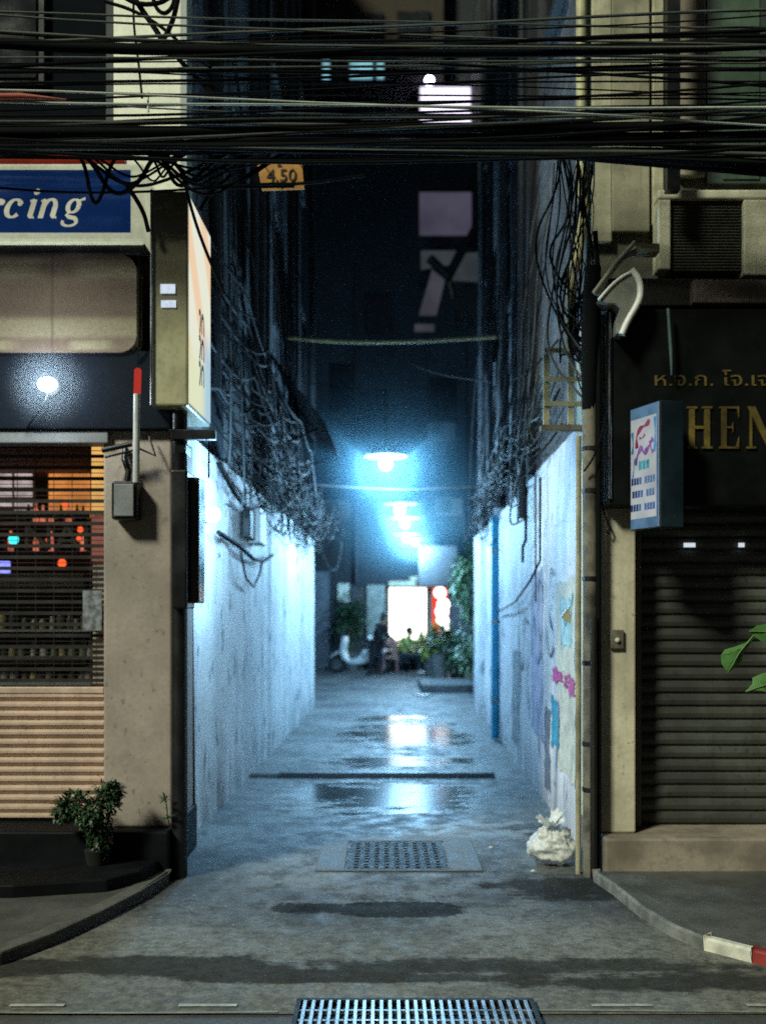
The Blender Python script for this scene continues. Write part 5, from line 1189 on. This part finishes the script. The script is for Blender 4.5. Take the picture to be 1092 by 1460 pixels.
# left shrub in pot on the dark step
sp_ = thing('potted_shrub', 'bushy dark green shrub in a dark pot by the left shutter', 'plant', (GX(128, 5.95), 5.95, .088))
rr = random.Random(2); b = MB()
lobes = [(W(102, 1148, 5.93), .085), (W(150, 1140, 5.93), .095), (W(126, 1156, 5.9), .10), (W(92, 1156, 5.95), .06), (W(163, 1128, 5.95), .055), (W(142, 1172, 5.93), .08), (W(142, 1196, 5.93), .06)]
for c, r in lobes:
    for i in range(330):
        d = rdir(rr); p = c + d * r * rr.uniform(.25, 1.05)
        leaf_mb(b, p, (d + rdir(rr) * .8), Vector((0, 0, 1)), rr.uniform(.022, .042), rr.uniform(.007, .013), .2, 3)
b.build('foliage', M['leaf_d'], sp_)
b = MB(); base = Vector((GX(140, 5.95), 5.95, .22))
for c, r in lobes: b.tube(curve_pts([base, (base + c) / 2 + Vector((rr.uniform(-.03, .03), 0, .03)), c], 2), .006, 5)
b.build('stem', M['stem'], sp_)
b = MB(); b.tube([(base.x, 5.95, .136), (base.x, 5.95, .15), (base.x, 5.95, .21), (base.x, 5.95, .22)], [.06, .065, .075, .08], 16); b.build('pot', M['clay'], sp_)
# little weed at pillar foot
wd = MB()
for c in (W(236, 1142, 6.1), W(241, 1168, 6.1)):
    for i in range(16):
        d = rdir(rr); d.z = abs(d.z) * .6; leaf_mb(wd, c + d * .01, d, Vector((0, 0, 1)), rr.uniform(.03, .06), .009, .3, 3)
wd.tube([(GX(243, 6.14), 6.14, .31), W(240, 1168, 6.12), W(237, 1142, 6.1)], .004, 5)
one(wd, 'weed', M['leaf_d'], (GX(243, 6.14), 6.14, .31), 'small dark weed growing between the beige pillar and the black pole', 'weed')
# right foreground plant
fp = thing('leafy_plant', 'bright green broad-leaved plant reaching in at the right edge in front of the dark shutter', 'plant', (2.05, 4.95, .062))
Yp = 4.8
b = MB()
vb = MB()
def leaf_poly(px, Yv2, dz=0):
    """leaf outline in photo pixels, cupped around its midrib"""
    vs = [W(x, y, Yv2 + q) for x, y, q in px]; c = sum(vs, Vector()) / len(vs) + Vector((0, -.028, .004)); n = len(vs)
    b.add(vs + [c], [(i, (i + 1) % n, n) for i in range(n)], True)
    far = max(vs, key=lambda q: (q - vs[0]).length); vb.tube([vs[0] + Vector((0, -.004, 0)), c + Vector((0, -.003, 0)), far], [.0035, .0028, .001], 5)
    for q in vs[2::2]: vb.tube([c * .7 + vs[0] * .3 + Vector((0, -.002, 0)), c * .45 + q * .55 + Vector((0, -.002, .002)), q], [.0014, .0011, .0005], 4)
leaf_poly([(1073, 906, 0), (1063, 916, -.01), (1047, 922, -.02), (1033, 926, -.03), (1027, 934, -.04), (1028, 946, -.04), (1033, 954, -.05), (1037, 959, -.05), (1046, 953, -.03), (1056, 944, -.02), (1060, 930, 0), (1069, 918, 0), (1076, 908, 0)], Yp)
leaf_poly([(1067, 900, 0), (1078, 892, -.02), (1094, 889, -.03), (1110, 888, 0), (1122, 896, .02), (1112, 912, 0), (1098, 918, -.02), (1084, 914, -.02), (1074, 906, 0)], Yp - .05)
leaf_poly([(1062, 986, -.02), (1072, 975, -.02), (1072, 966, 0), (1086, 960, 0), (1106, 956, 0), (1124, 968, .02), (1116, 986, 0), (1098, 994, -.03), (1090, 986, -.03), (1076, 984, -.03)], Yp - .02)
leaf_poly([(1098, 930, 0), (1112, 922, 0), (1140, 930, 0), (1150, 950, .05), (1130, 958, 0), (1108, 948, 0)], Yp + .05)
leaf_poly([(1110, 1000, 0), (1124, 990, 0), (1150, 1000, 0), (1155, 1020, .05), (1130, 1024, 0)], Yp + .03)
leaf_poly([(1096, 870, 0), (1120, 850, 0), (1150, 852, 0), (1156, 872, .05), (1126, 884, 0)], Yp + .08)
fo_ = b.build('foliage', M['leaf_b'], fp); vb.build('vein', mat('pale_leaf_vein', (.14, .26, .09), .5), fo_)
b = MB(); tipb = W(1150, 930, Yp + .05)
b.tube(curve_pts([(2.05, 4.95, .3), (2.06, 4.9, .9), tipb, W(1170, 820, Yp + .1)]), .010, 7)
for x, y in ((1075, 907), (1120, 896), (1122, 970), (1140, 935), (1150, 1005), (1152, 866)): b.tube(curve_pts([W(1158, y + 18, Yp + .05), W((x + 1158) / 2, y + 2, Yp), W(x, y, Yp - .01)], 2), .004, 5)
b.build('stem', M['stem'], fp)
b = MB(); b.tube([(2.05, 4.95, .064), (2.05, 4.95, .08), (2.05, 4.95, .30), (2.05, 4.95, .32)], [.11, .12, .16, .17], 16); b.build('pot', M['clay'], fp)
# climbing plant at the right inner end
cp = thing('climbing_plant', 'pale leafy climber hanging on the right at the inner end of the alley', 'plant', (2.0, 19.5, 0))
b = MB()
for (x, y, Y, r, n) in ((668, 800, 19, .28, 110), (660, 835, 19.5, .30, 120), (668, 860, 19.5, .26, 100), (672, 900, 19.5, .28, 100), (664, 925, 20, .3, 90), (655, 812, 20, .15, 50), (674, 945, 19.5, .3, 80), (648, 838, 20, .12, 30)):
    c = W(x, y, Y)
    for i in range(n):
        d = rdir(rr); p = c + Vector((d.x * r, d.y * r, d.z * r * 1.2)) * rr.uniform(.3, 1.0); dd = d + Vector((-.3, -.2, -.6)); leaf_mb(b, p, dd, Vector((0, 0, 1)), rr.uniform(.09, .17), rr.uniform(.02, .04), .3, 3)
b.build('foliage', M['leaf_p'], cp)
b = MB(); b.tube(curve_pts([(2.0, 19.5, 0), W(676, 930, 19.5), W(666, 860, 19.5), W(672, 795, 19.2)]), .02, 6); b.build('stem', M['stem'], cp)
# planters in the yard
def planter(label, x, Y, w, h, fol, m, seed, r, leafL, n, pot=True, nm='potted_plant'):
    X = GX(x, Y); t = thing(nm, label, 'plant', (X, Y, 0)); rr = random.Random(seed)
    b = MB(); b.tube([(X, Y, 0), (X, Y, h * .9), (X, Y, h)], [w * .8, w, w * 1.06], 14); b.build('pot', M['potgrey'] if pot else M['clay'], t)
    b = MB()
    for (fx, fy) in fol:
        c = W(fx, fy, Y)
        for i in range(n):
            d = rdir(rr); p = c + d * r * rr.uniform(.2, 1); leaf_mb(b, p, d + Vector((0, 0, .3)), Vector((0, 0, 1)), rr.uniform(.6, 1) * leafL, leafL * .16, .35, 3)
    b.build('foliage', m, t)
    b = MB()
    for (fx, fy) in fol: b.tube([(X, Y, h * .9), (Vector((X, Y, h)) + W(fx, fy, Y)) / 2, W(fx, fy, Y)], .014, 5)
    b.build('stem', M['stem'], t); return t
planter('large dark shrub in a grey concrete planter right of the far doorway', 626, 24.5, .22, .62, ((620, 915), (636, 910), (648, 920), (640, 935)), M['leaf_d'], 4, .27, .22, 90)
planter('yellowish spiky plant in a pot in front of the glaring doorway', 612, 26.5, .16, .45, ((607, 918), (622, 905), (630, 902), (600, 922)), M['leaf_y'], 5, .22, .34, 34)
planter('yellow-green bushy plant in a low pot right behind the seated person', 572, 28.4, .16, .4, ((565, 926), (573, 918), (582, 924), (570, 934)), M['leaf_y'], 15, .24, .2, 80)
planter('dark green bushy plant at the foot of the glaring doorway', 598, 28.6, .16, .4, ((592, 926), (602, 922), (608, 930), (596, 936)), M['leaf_d'], 16, .26, .2, 80)
planter('dark bushy plant against the far left wall behind the scooters', 500, 28.6, .2, .5, ((496, 880), (508, 872), (490, 862), (512, 890), (485, 888)), M['leaf_d'], 6, .32, .24, 90)
planter('dark shrub in a black pot at the right end of the low slab', 652, 23.6, .18, .5, ((655, 925), (650, 945), (662, 938)), M['leaf_d'], 8, .22, .2, 80, False)
bx_ = thing('planter_box', 'long dark planter box with low greenery across the foot of the glaring doorway', 'planter box', (GX(581, 29.0), 29.0, 0))
b = MB(); b.box(GX(553, 29), GX(610, 29), 28.95, 29.3, 0, .52); b.build('box', M['black'], bx_, .02)
b = MB(); rq = random.Random(31)
for i in range(420):
    p = Vector((rq.uniform(GX(553, 29), GX(610, 29)), rq.uniform(28.95, 29.3), .52 + abs(rq.gauss(0, .12)))); d = rdir(rq); d.z = abs(d.z) + .3
    leaf_mb(b, p, d, Vector((0, 0, 1)), rq.uniform(.10, .22), rq.uniform(.02, .04), .35, 3)
b.build('foliage', M['leaf_y'], bx_)
b = MB(); b.box(GX(598, 21.5), GX(690, 21.5), 20.6, 22.6, .004, .16); one(b, 'stone_slab', mat('dark_slab', (.07, .075, .08), .7, var=.4), (1.1, 21.5, 0), 'low dark concrete slab on the right at the inner end of the alley', 'slab', None, .02)
b = MB(); b.tube([(GX(604, 19.7), 19.7, .012), (GX(604, 19.7), 19.7, .03)], .16, 18); one(b, 'drain_cover', M['steel'], (GX(604, 19.7), 19.7, .01), 'small round metal drain cover before the low slab', 'drain cover')

# ------------------------------------------------------------------ people
def skin_mesh(name, verts, edges, radii, m, parent, sub=2):
    me = bpy.data.meshes.new(name); off = parent_world(parent)
    me.from_pydata([tuple(Vector(v) - off) for v in verts], edges, []); o = bpy.data.objects.new(name, me); COL.objects.link(o)
    md = o.modifiers.new('skin', 'SKIN'); md.use_smooth_shade = True
    if not me.skin_vertices: 
        me.attributes.new if False else None
    sv = me.skin_vertices[0].data if me.skin_vertices else None
    if sv is None: return None
    for i, r in enumerate(radii): sv[i].radius = r if isinstance(r, tuple) else (r, r); sv[i].use_root = (i == 0)
    s = o.modifiers.new('sub', 'SUBSURF'); s.levels = sub; s.render_levels = sub
    dg = bpy.context.evaluated_depsgraph_get(); nm = bpy.data.meshes.new_from_object(o.evaluated_get(dg))
    bpy.data.objects.remove(o); nm.name = name; nm.materials.clear(); nm.materials.append(m)
    o2 = bpy.data.objects.new(name, nm); COL.objects.link(o2); o2.parent = parent; return o2
class Skel:
    def __init__(s): s.v = []; s.e = []; s.r = []; s.i = {}
    def add(s, nm, p, r, par=None):
        s.i[nm] = len(s.v); s.v.append(Vector(p)); s.r.append(r)
        if par is not None: s.e.append((s.i[par], s.i[nm]))
        return s
def person(label, J, S, loc, rz, cl_top, cl_leg, hairlen, long_sleeve=True, shoe=None):
    """J: joint positions in a local frame facing +X (metres)"""
    t = thing('person', label, 'person', loc)
    rot = Matrix.Rotation(rz, 3, 'Z'); L = Vector(loc)
    T = lambda p: L + rot @ Vector(p)
    k = Skel()
    k.add('pelvis', J['pelvis'], (.125, .15)); k.add('waist', J['waist'], (.105, .13), 'pelvis'); k.add('chest', J['chest'], (.12, .155), 'waist'); k.add('neckb', J['neckb'], (.065, .07), 'chest'); k.add('neck', J['neck'], .05, 'neckb')
    hd = Vector(J['head']); f = Vector(J['face']).normalized()
    k.add('jaw', hd + f * .015 - Vector((0, 0, .065)), (.062, .058), 'neck'); k.add('head', hd, (.098, .078), 'jaw'); k.add('crown', hd + Vector((0, 0, .075)), (.075, .066), 'head')
    k.add('nose', hd + f * .088 - Vector((0, 0, .02)), .016, 'head')
    for s in 'LR':
        k.add('sh' + s, J['sh' + s], .062, 'chest'); k.add('el' + s, J['el' + s], .042, 'sh' + s); k.add('wr' + s, J['wr' + s], .030, 'el' + s)
        w = Vector(J['wr' + s]); d = (w - Vector(J['el' + s])).normalized(); side = d.cross(Vector((0, 0, 1))); side = side.normalized() if side.length > .1 else Vector((0, 1, 0)); up = side.cross(d)
        k.add('pa' + s, w + d * .06, (.036, .022), 'wr' + s)
        for q, (o_, ln) in enumerate(((-.03, .062), (-.010, .072), (.010, .068), (.03, .052))):
            k.add('fa%d' % q + s, w + d * .095 + side * o_, .009, 'pa' + s); k.add('fb%d' % q + s, w + d * (.095 + ln * .6) + side * o_ * 1.1 - up * .012, .0085, 'fa%d' % q + s); k.add('fc%d' % q + s, w + d * (.095 + ln * .9) + side * o_ * 1.1 - up * .034, .0075, 'fb%d' % q + s)
        k.add('ta' + s, w + d * .05 - side * .042 , .010, 'pa' + s); k.add('tb' + s, w + d * .085 - side * .058 - up * .015, .009, 'ta' + s)
        k.add('hp' + s, J['hp' + s], .090, 'pelvis'); k.add('kn' + s, J['kn' + s], .058, 'hp' + s); k.add('an' + s, J['an' + s], .038, 'kn' + s); k.add('to' + s, J['to' + s], (.036, .028), 'an' + s)
    skin_mesh('body', [T(p) for p in k.v], k.e, k.r, M['skin'], t)
    def sub(nm, keys, grow, m):
        ids = [k.i[q] for q in keys]; mp = {a: i for i, a in enumerate(ids)}
        es = [(mp[a], mp[c]) for a, c in k.e if a in mp and c in mp]
        rr_ = [tuple(x + grow for x in (k.r[a] if isinstance(k.r[a], tuple) else (k.r[a],) * 2)) for a in ids]
        skin_mesh(nm, [T(k.v[a]) for a in ids], es, rr_, m, t)
    sub('shirt', ['waist', 'pelvis', 'chest', 'neckb', 'shL', 'elL', 'shR', 'elR'] + (['wrL', 'wrR'] if long_sleeve else []), .016, cl_top)
    sub('trousers', ['pelvis', 'hpL', 'knL', 'anL', 'hpR', 'knR', 'anR'], .020, cl_leg)
    for s in 'LR':
        a, c = T(J['an' + s]), T(J['to' + s]); b = MB(); b.tube([a + (a - c) * .25 - Vector((0, 0, .03)), a - Vector((0, 0, .03)), (a + c) / 2 - Vector((0, 0, .012)), c, c + (c - a) * .2], [.03, .050, .048, .044, .022], 10); b.build('shoe', shoe or M['cloth_k'], t)
    # hair cap plus hanging hair
    b = MB(); hc = T(hd + Vector((0, 0, .03)) - f * .018)
    fw = rot @ f
    def hf(d):
        fr = d.dot(fw); return .0 + (1.0 if not (fr > .45 and d.z < .45) else .80)
    b.sphere(hc, .108, 18, 12, sx=1, sy=1, sz=1.05, fn=hf)
    if hairlen:
        bk = T(hd - f * .07); b.tube([bk + Vector((0, 0, .04)), bk - Vector((0, 0, .08)), bk - Vector((0, 0, hairlen))], [.07, .075, .03], 10)
    b.build('hair', M['hair'], t)
    b = MB()
    e1 = fw.cross(Vector((0, 0, 1))).normalized()
    for sgn in (-1, 1): b.sphere(T(hd) + fw * .082 + e1 * .032 * sgn + Vector((0, 0, .004)), .011, 8, 6)
    b.build('eyes', M['hair'], t)
    b = MB(); 
    for sgn in (-1, 1): b.sphere(T(hd) + e1 * .080 * sgn - Vector((0, 0, .01)), .026, 8, 6, sx=.7, sy=.7, sz=1.2)
    b.sphere(T(hd) + fw * .080 - Vector((0, 0, .055)), .016, 8, 6, sz=.5); b.build('face_details', M['skin'], t)
    return t
J1 = dict(pelvis=(-.04, 0, .84), waist=(.02, 0, .98), chest=(.11, 0, 1.20), neckb=(.16, 0, 1.34), neck=(.19, 0, 1.40), head=(.23, 0, 1.50), face=(1, 0, -.25),
          shL=(.11, .17, 1.29), elL=(.20, .22, 1.03), wrL=(.38, .17, .92), shR=(.11, -.17, 1.29), elR=(.16, -.22, 1.02), wrR=(.34, -.16, .88),
          hpL=(-.03, .09, .80), knL=(.05, .10, .44), anL=(-.04, .10, .08), toL=(.10, .11, .035), hpR=(-.05, -.09, .80), knR=(-.08, -.10, .44), anR=(-.22, -.10, .08), toR=(-.08, -.11, .035))
person('standing person in black leaning slightly forward beside the scooters', J1, 1, (GX(538, 26.5), 26.5, 0), math.radians(-25), M['cloth_k'], M['cloth_k'], .22)
J2 = dict(pelvis=(-.05, 0, .46), waist=(-.02, 0, .60), chest=(.06, 0, .82), neckb=(.10, 0, .96), neck=(.12, 0, 1.02), head=(.15, 0, 1.12), face=(1, 0, -.1),
          shL=(.06, .17, .91), elL=(.22, .24, .72), wrL=(.44, .18, .74), shR=(.06, -.17, .91), elR=(.22, -.24, .72), wrR=(.44, -.16, .72),
          hpL=(.0, .10, .46), knL=(.40, .14, .48), anL=(.40, .14, .08), toL=(.54, .15, .035), hpR=(.0, -.10, .46), knR=(.42, -.14, .48), anR=(.46, -.14, .08), toR=(.60, -.15, .035))
person('seated person in a lime green shirt with arms forward in front of the far doorway', J2, 1, (GX(577, 27.2), 27.2, 0), math.radians(-20), M['cloth_g'], M['cloth_n'], 0, False, M['white'])
st = thing('stool', 'low black stool under the person in the lime green shirt', 'stool', (GX(575, 27.2), 27.2, 0))
b = MB(); X = GX(575, 27.2); b.box(X - .17, X + .17, 27.03, 27.37, .31, .345); b.build('seat', M['black'], st, .01)
for sx in (-1, 1):
    for sy in (-1, 1):
        b = MB(); b.tube([(X + sx * .13, 27.2 + sy * .13, .31), (X + sx * .16, 27.2 + sy * .16, 0)], .016, 7); b.build('leg', M['black'], st)
# pink chair
ch = thing('plastic_chair', 'faded pink plastic chair right behind the person in black', 'chair', (GX(556, 27.0), 27.0, 0))
X = GX(556, 27.0)
b = MB(); b.box(X - .20, X + .20, 26.8, 27.2, .42, .45); b.build('seat', M['pink'], ch, .015)
b = MB(); b.box(X - .19, X - .11, 27.17, 27.21, .452, .90); b.box(X + .11, X + .19, 27.17, 27.21, .452, .90); b.box(X - .11, X + .11, 27.175, 27.205, .74, .90); b.box(X - .11, X + .11, 27.175, 27.205, .56, .66); b.build('backrest', M['pink'], ch, .008)
for sx in (-1, 1):
    for sy in (-1, 1):
        b = MB(); b.tube([(X + sx * .16, 27.0 + sy * .16, .42), (X + sx * .20, 27.0 + sy * .20, 0)], [.026, .020], 8); b.build('leg', M['pink'], ch)
# scooters
def scooter(label, loc, rz):
    t = thing('scooter', label, 'scooter', (0, 0, 0), 'scooters parked at the far end')
    for x in (-.62, .62):
        ring = [(x + .20 * math.cos(a), 0, .25 + .20 * math.sin(a)) for a in [2 * math.pi * i / 20 for i in range(21)]]
        b = MB(); b.tube(ring, .052, 8, False); w_ = b.build('wheel', M['tyre'], t)
        b = MB(); b.tube([(x, -.03, .25), (x, .03, .25)], .15, 14); b.build('rim', M['steel'], w_)
    b = MB(); b.prism([(-.78, .62), (-.62, .70), (-.15, .66), (.0, .45), (.25, .36), (.36, .40), (.34, .28), (.05, .24), (-.25, .30), (-.40, .48), (-.70, .52)], -.12, .12); b.build('body', M['scooter'], t, .04)
    b = MB(); b.prism([(.30, .36), (.42, .36), (.50, .60), (.44, .95), (.36, 1.0), (.34, .85), (.38, .60)], -.17, .17); b.build('front_shield', M['scooter'], t, .03)
    b = MB(); b.prism([(.42, .52), (.62, .52), (.80, .40), (.80, .44), (.64, .58), (.46, .60)], -.07, .07); b.build('mudguard', M['scooter'], t, .02)
    b = MB(); b.prism([(-.74, .705), (-.70, .78), (-.35, .76), (-.10, .74), (-.08, .68), (-.15, .665), (-.60, .705)], -.13, .13); b.build('seat', M['black'], t, .03)
    b = MB(); b.tube(curve_pts([(.36, -.33, 1.03), (.40, -.15, 1.0), (.40, 0, .98), (.40, .15, 1.0), (.36, .33, 1.03)], 2), .016, 8); b.build('handlebar', M['black'], t)
    b = MB(); b.tube([(.42, 0, .95), (.62, 0, .25)], .028, 8); b.build('fork', M['steel_d'], t)
    b = MB(); b.sphere((.46, 0, .93), .075, 12, 8, sy=1.2); b.build('headlight', M['grey'], t)
    for s in (-1, 1):
        b = MB(); b.tube([(.38, s * .24, 1.02), (.36, s * .30, 1.18)], .006, 6); b.sphere((.36, s * .31, 1.21), .05, 10, 7, sx=.4, sz=.8); b.build('mirror', M['black'], t)
    b = MB(); b.tube([(-.2, -.16, .22), (-.75, -.17, .30)], [.03, .045], 9); b.build('exhaust', M['steel_d'], t)
    t.location = loc; t.rotation_euler = (0, 0, rz); return t
s1 = scooter('white scooter parked in front, half hidden by the person in black', (GX(512, 27.2), 27.2, 0), math.radians(165))
s2 = copy_tree(s1); s2['label'] = 'second white scooter parked behind, beside the grey door leaf'; s2.location = (GX(540, 28.3), 28.3, 0); s2.rotation_euler = (0, 0, math.radians(115))

# rubbish bag
tb = thing('rubbish_bag', 'crumpled white plastic rubbish bag slumped against the right wall', 'rubbish bag', (GX(788, 6.45), 6.45, 0))
c = Vector((GX(789, 6.5), 6.5, .115))
def crump(d):
    ph = math.atan2(d.y, d.x); lo = mnoise.noise(d * 1.5 + Vector((2, 0, 3))); up = max(0., min(1., (d.z + .3) / 1.1))
    pleat = abs(math.sin(5.5 * ph + 4 * mnoise.noise(d * 2.0))) ; cr = 1 - 2 * abs(mnoise.noise(d * 5.0 + Vector((4, 4, 1)))); fc = mnoise.noise(d * 13)
    cr2 = 1 - 2 * abs(mnoise.noise(d * 2.6 + Vector((9, 4, 1)))); k = .92 + .30 * lo + up * (.20 * pleat - .10) + .14 * cr2 + .06 * cr + .015 * fc
    return k * (1 - .18 * max(0., d.z)) if d.z > -.55 else k * .9
t = NT('thin_white_plastic'); nz = t.noise(t.pos(), 26, 5, .65)
bs = t.bsdf(t.mix(t.ramp(nz, .38, .62), (.84, .84, .82), (.66, .66, .62)), .25, 0, nz, .35, .02)
trn = t.n('ShaderNodeBsdfTranslucent'); trn.inputs['Color'].default_value = (.8, .82, .82, 1); mx = t.n('ShaderNodeMixShader'); mx.inputs[0].default_value = .3; t.l(bs.outputs[0], mx.inputs[1]); t.l(trn.outputs[0], mx.inputs[2]); t.l(mx.outputs[0], t.out.inputs['Surface'])
b = MB(); b.sphere(c, .150, 72, 50, sx=1.0, sy=.85, sz=.88, fn=crump); b.build('bag', t.m, tb)
b = MB(); knot = c + Vector((-.02, -.02, .13))
for k_ in range(7):
    a0 = k_ * .9; dv = Vector((math.cos(a0), math.sin(a0) * .7, .7 + .4 * math.sin(k_ * 2.1)))
    sd = Vector((-math.sin(a0), math.cos(a0), 0)); L_ = rr.uniform(.05, .10); ph = rr.uniform(0, 6)
    b.grid(lambda u, v: tuple(knot + dv * (L_ * v) + sd * ((u - .5) * (.02 + .09 * v)) + Vector((0, 0, 1)) * (.014 * math.sin(u * 11 + ph) * v)), 9, 5)
b.build('torn_edge', t.m, tb)
for i, (x, y, r) in enumerate(((838, 1241, .014), (700, 1212, .012), (760, 1246, .012))):
    X, Y = gpx(x, y); b = MB(); b.sphere((X, Y, .012 + r * .5), r, 8, 6, sx=1.4, sz=.6); one(b, 'litter', M['paper'], (X, Y, .012), ('pale scrap of litter at the foot of the rusty pole', 'tiny pale scrap on the alley floor right of the manhole', 'tiny pale scrap in front of the rubbish bag')[i], 'litter')

# ------------------------------------------------------------------ world, sun, camera
EL, AZ = math.radians(40), math.radians(43)       # street light falls from behind the viewer's left shoulder
w = bpy.data.worlds.new('World'); sc.world = w; w.use_nodes = True; nt = w.node_tree
bg = nt.nodes['Background']; sky = nt.nodes.new('ShaderNodeTexSky'); sky.sky_type = 'NISHITA'; sky.sun_disc = False
sky.sun_elevation = EL; sky.sun_rotation = math.radians(180) + AZ
nt.links.new(sky.outputs[0], bg.inputs['Color']); bg.inputs['Strength'].default_value = .0055
su = bpy.data.lights.new('sun', 'SUN'); su.energy = 3.3; su.angle = math.radians(9); su.color = (.94, .98, .76)
so = bpy.data.objects.new('sun', su); COL.objects.link(so)
dirv = Vector((math.sin(AZ) * math.cos(EL), math.cos(AZ) * math.cos(EL), -math.sin(EL)))
so.rotation_euler = dirv.to_track_quat('-Z', 'Y').to_euler(); so.location = (-8, -6, 10)

cd = bpy.data.cameras.new('camera'); co = bpy.data.objects.new('camera', cd); COL.objects.link(co)
co.location = (0, 0, H); co.rotation_euler = (math.radians(90), 0, 0)
cd.sensor_fit = 'VERTICAL'; cd.sensor_height = 36; cd.lens = F / 1460 * 36; cd.shift_y = (HY - 730) / 1460
cd.clip_end = 400; cd.clip_start = .05
cd.dof.use_dof = True; cd.dof.focus_distance = 4.7; cd.dof.aperture_fstop = 1.45
sc.camera = co
sc.view_settings.view_transform = 'Standard'; sc.view_settings.look = 'None'; sc.view_settings.exposure = 0
sc.render.engine = 'CYCLES'
cy = sc.cycles
cy.use_denoising = False; cy.max_bounces = 6; cy.diffuse_bounces = 4; cy.glossy_bounces = 3; cy.volume_bounces = 0; cy.transmission_bounces = 2
cy.sample_clamp_indirect = 2; cy.sample_clamp_direct = 8; cy.use_adaptive_sampling = True; cy.adaptive_threshold = .02
cy.caustics_reflective = False; cy.caustics_refractive = False
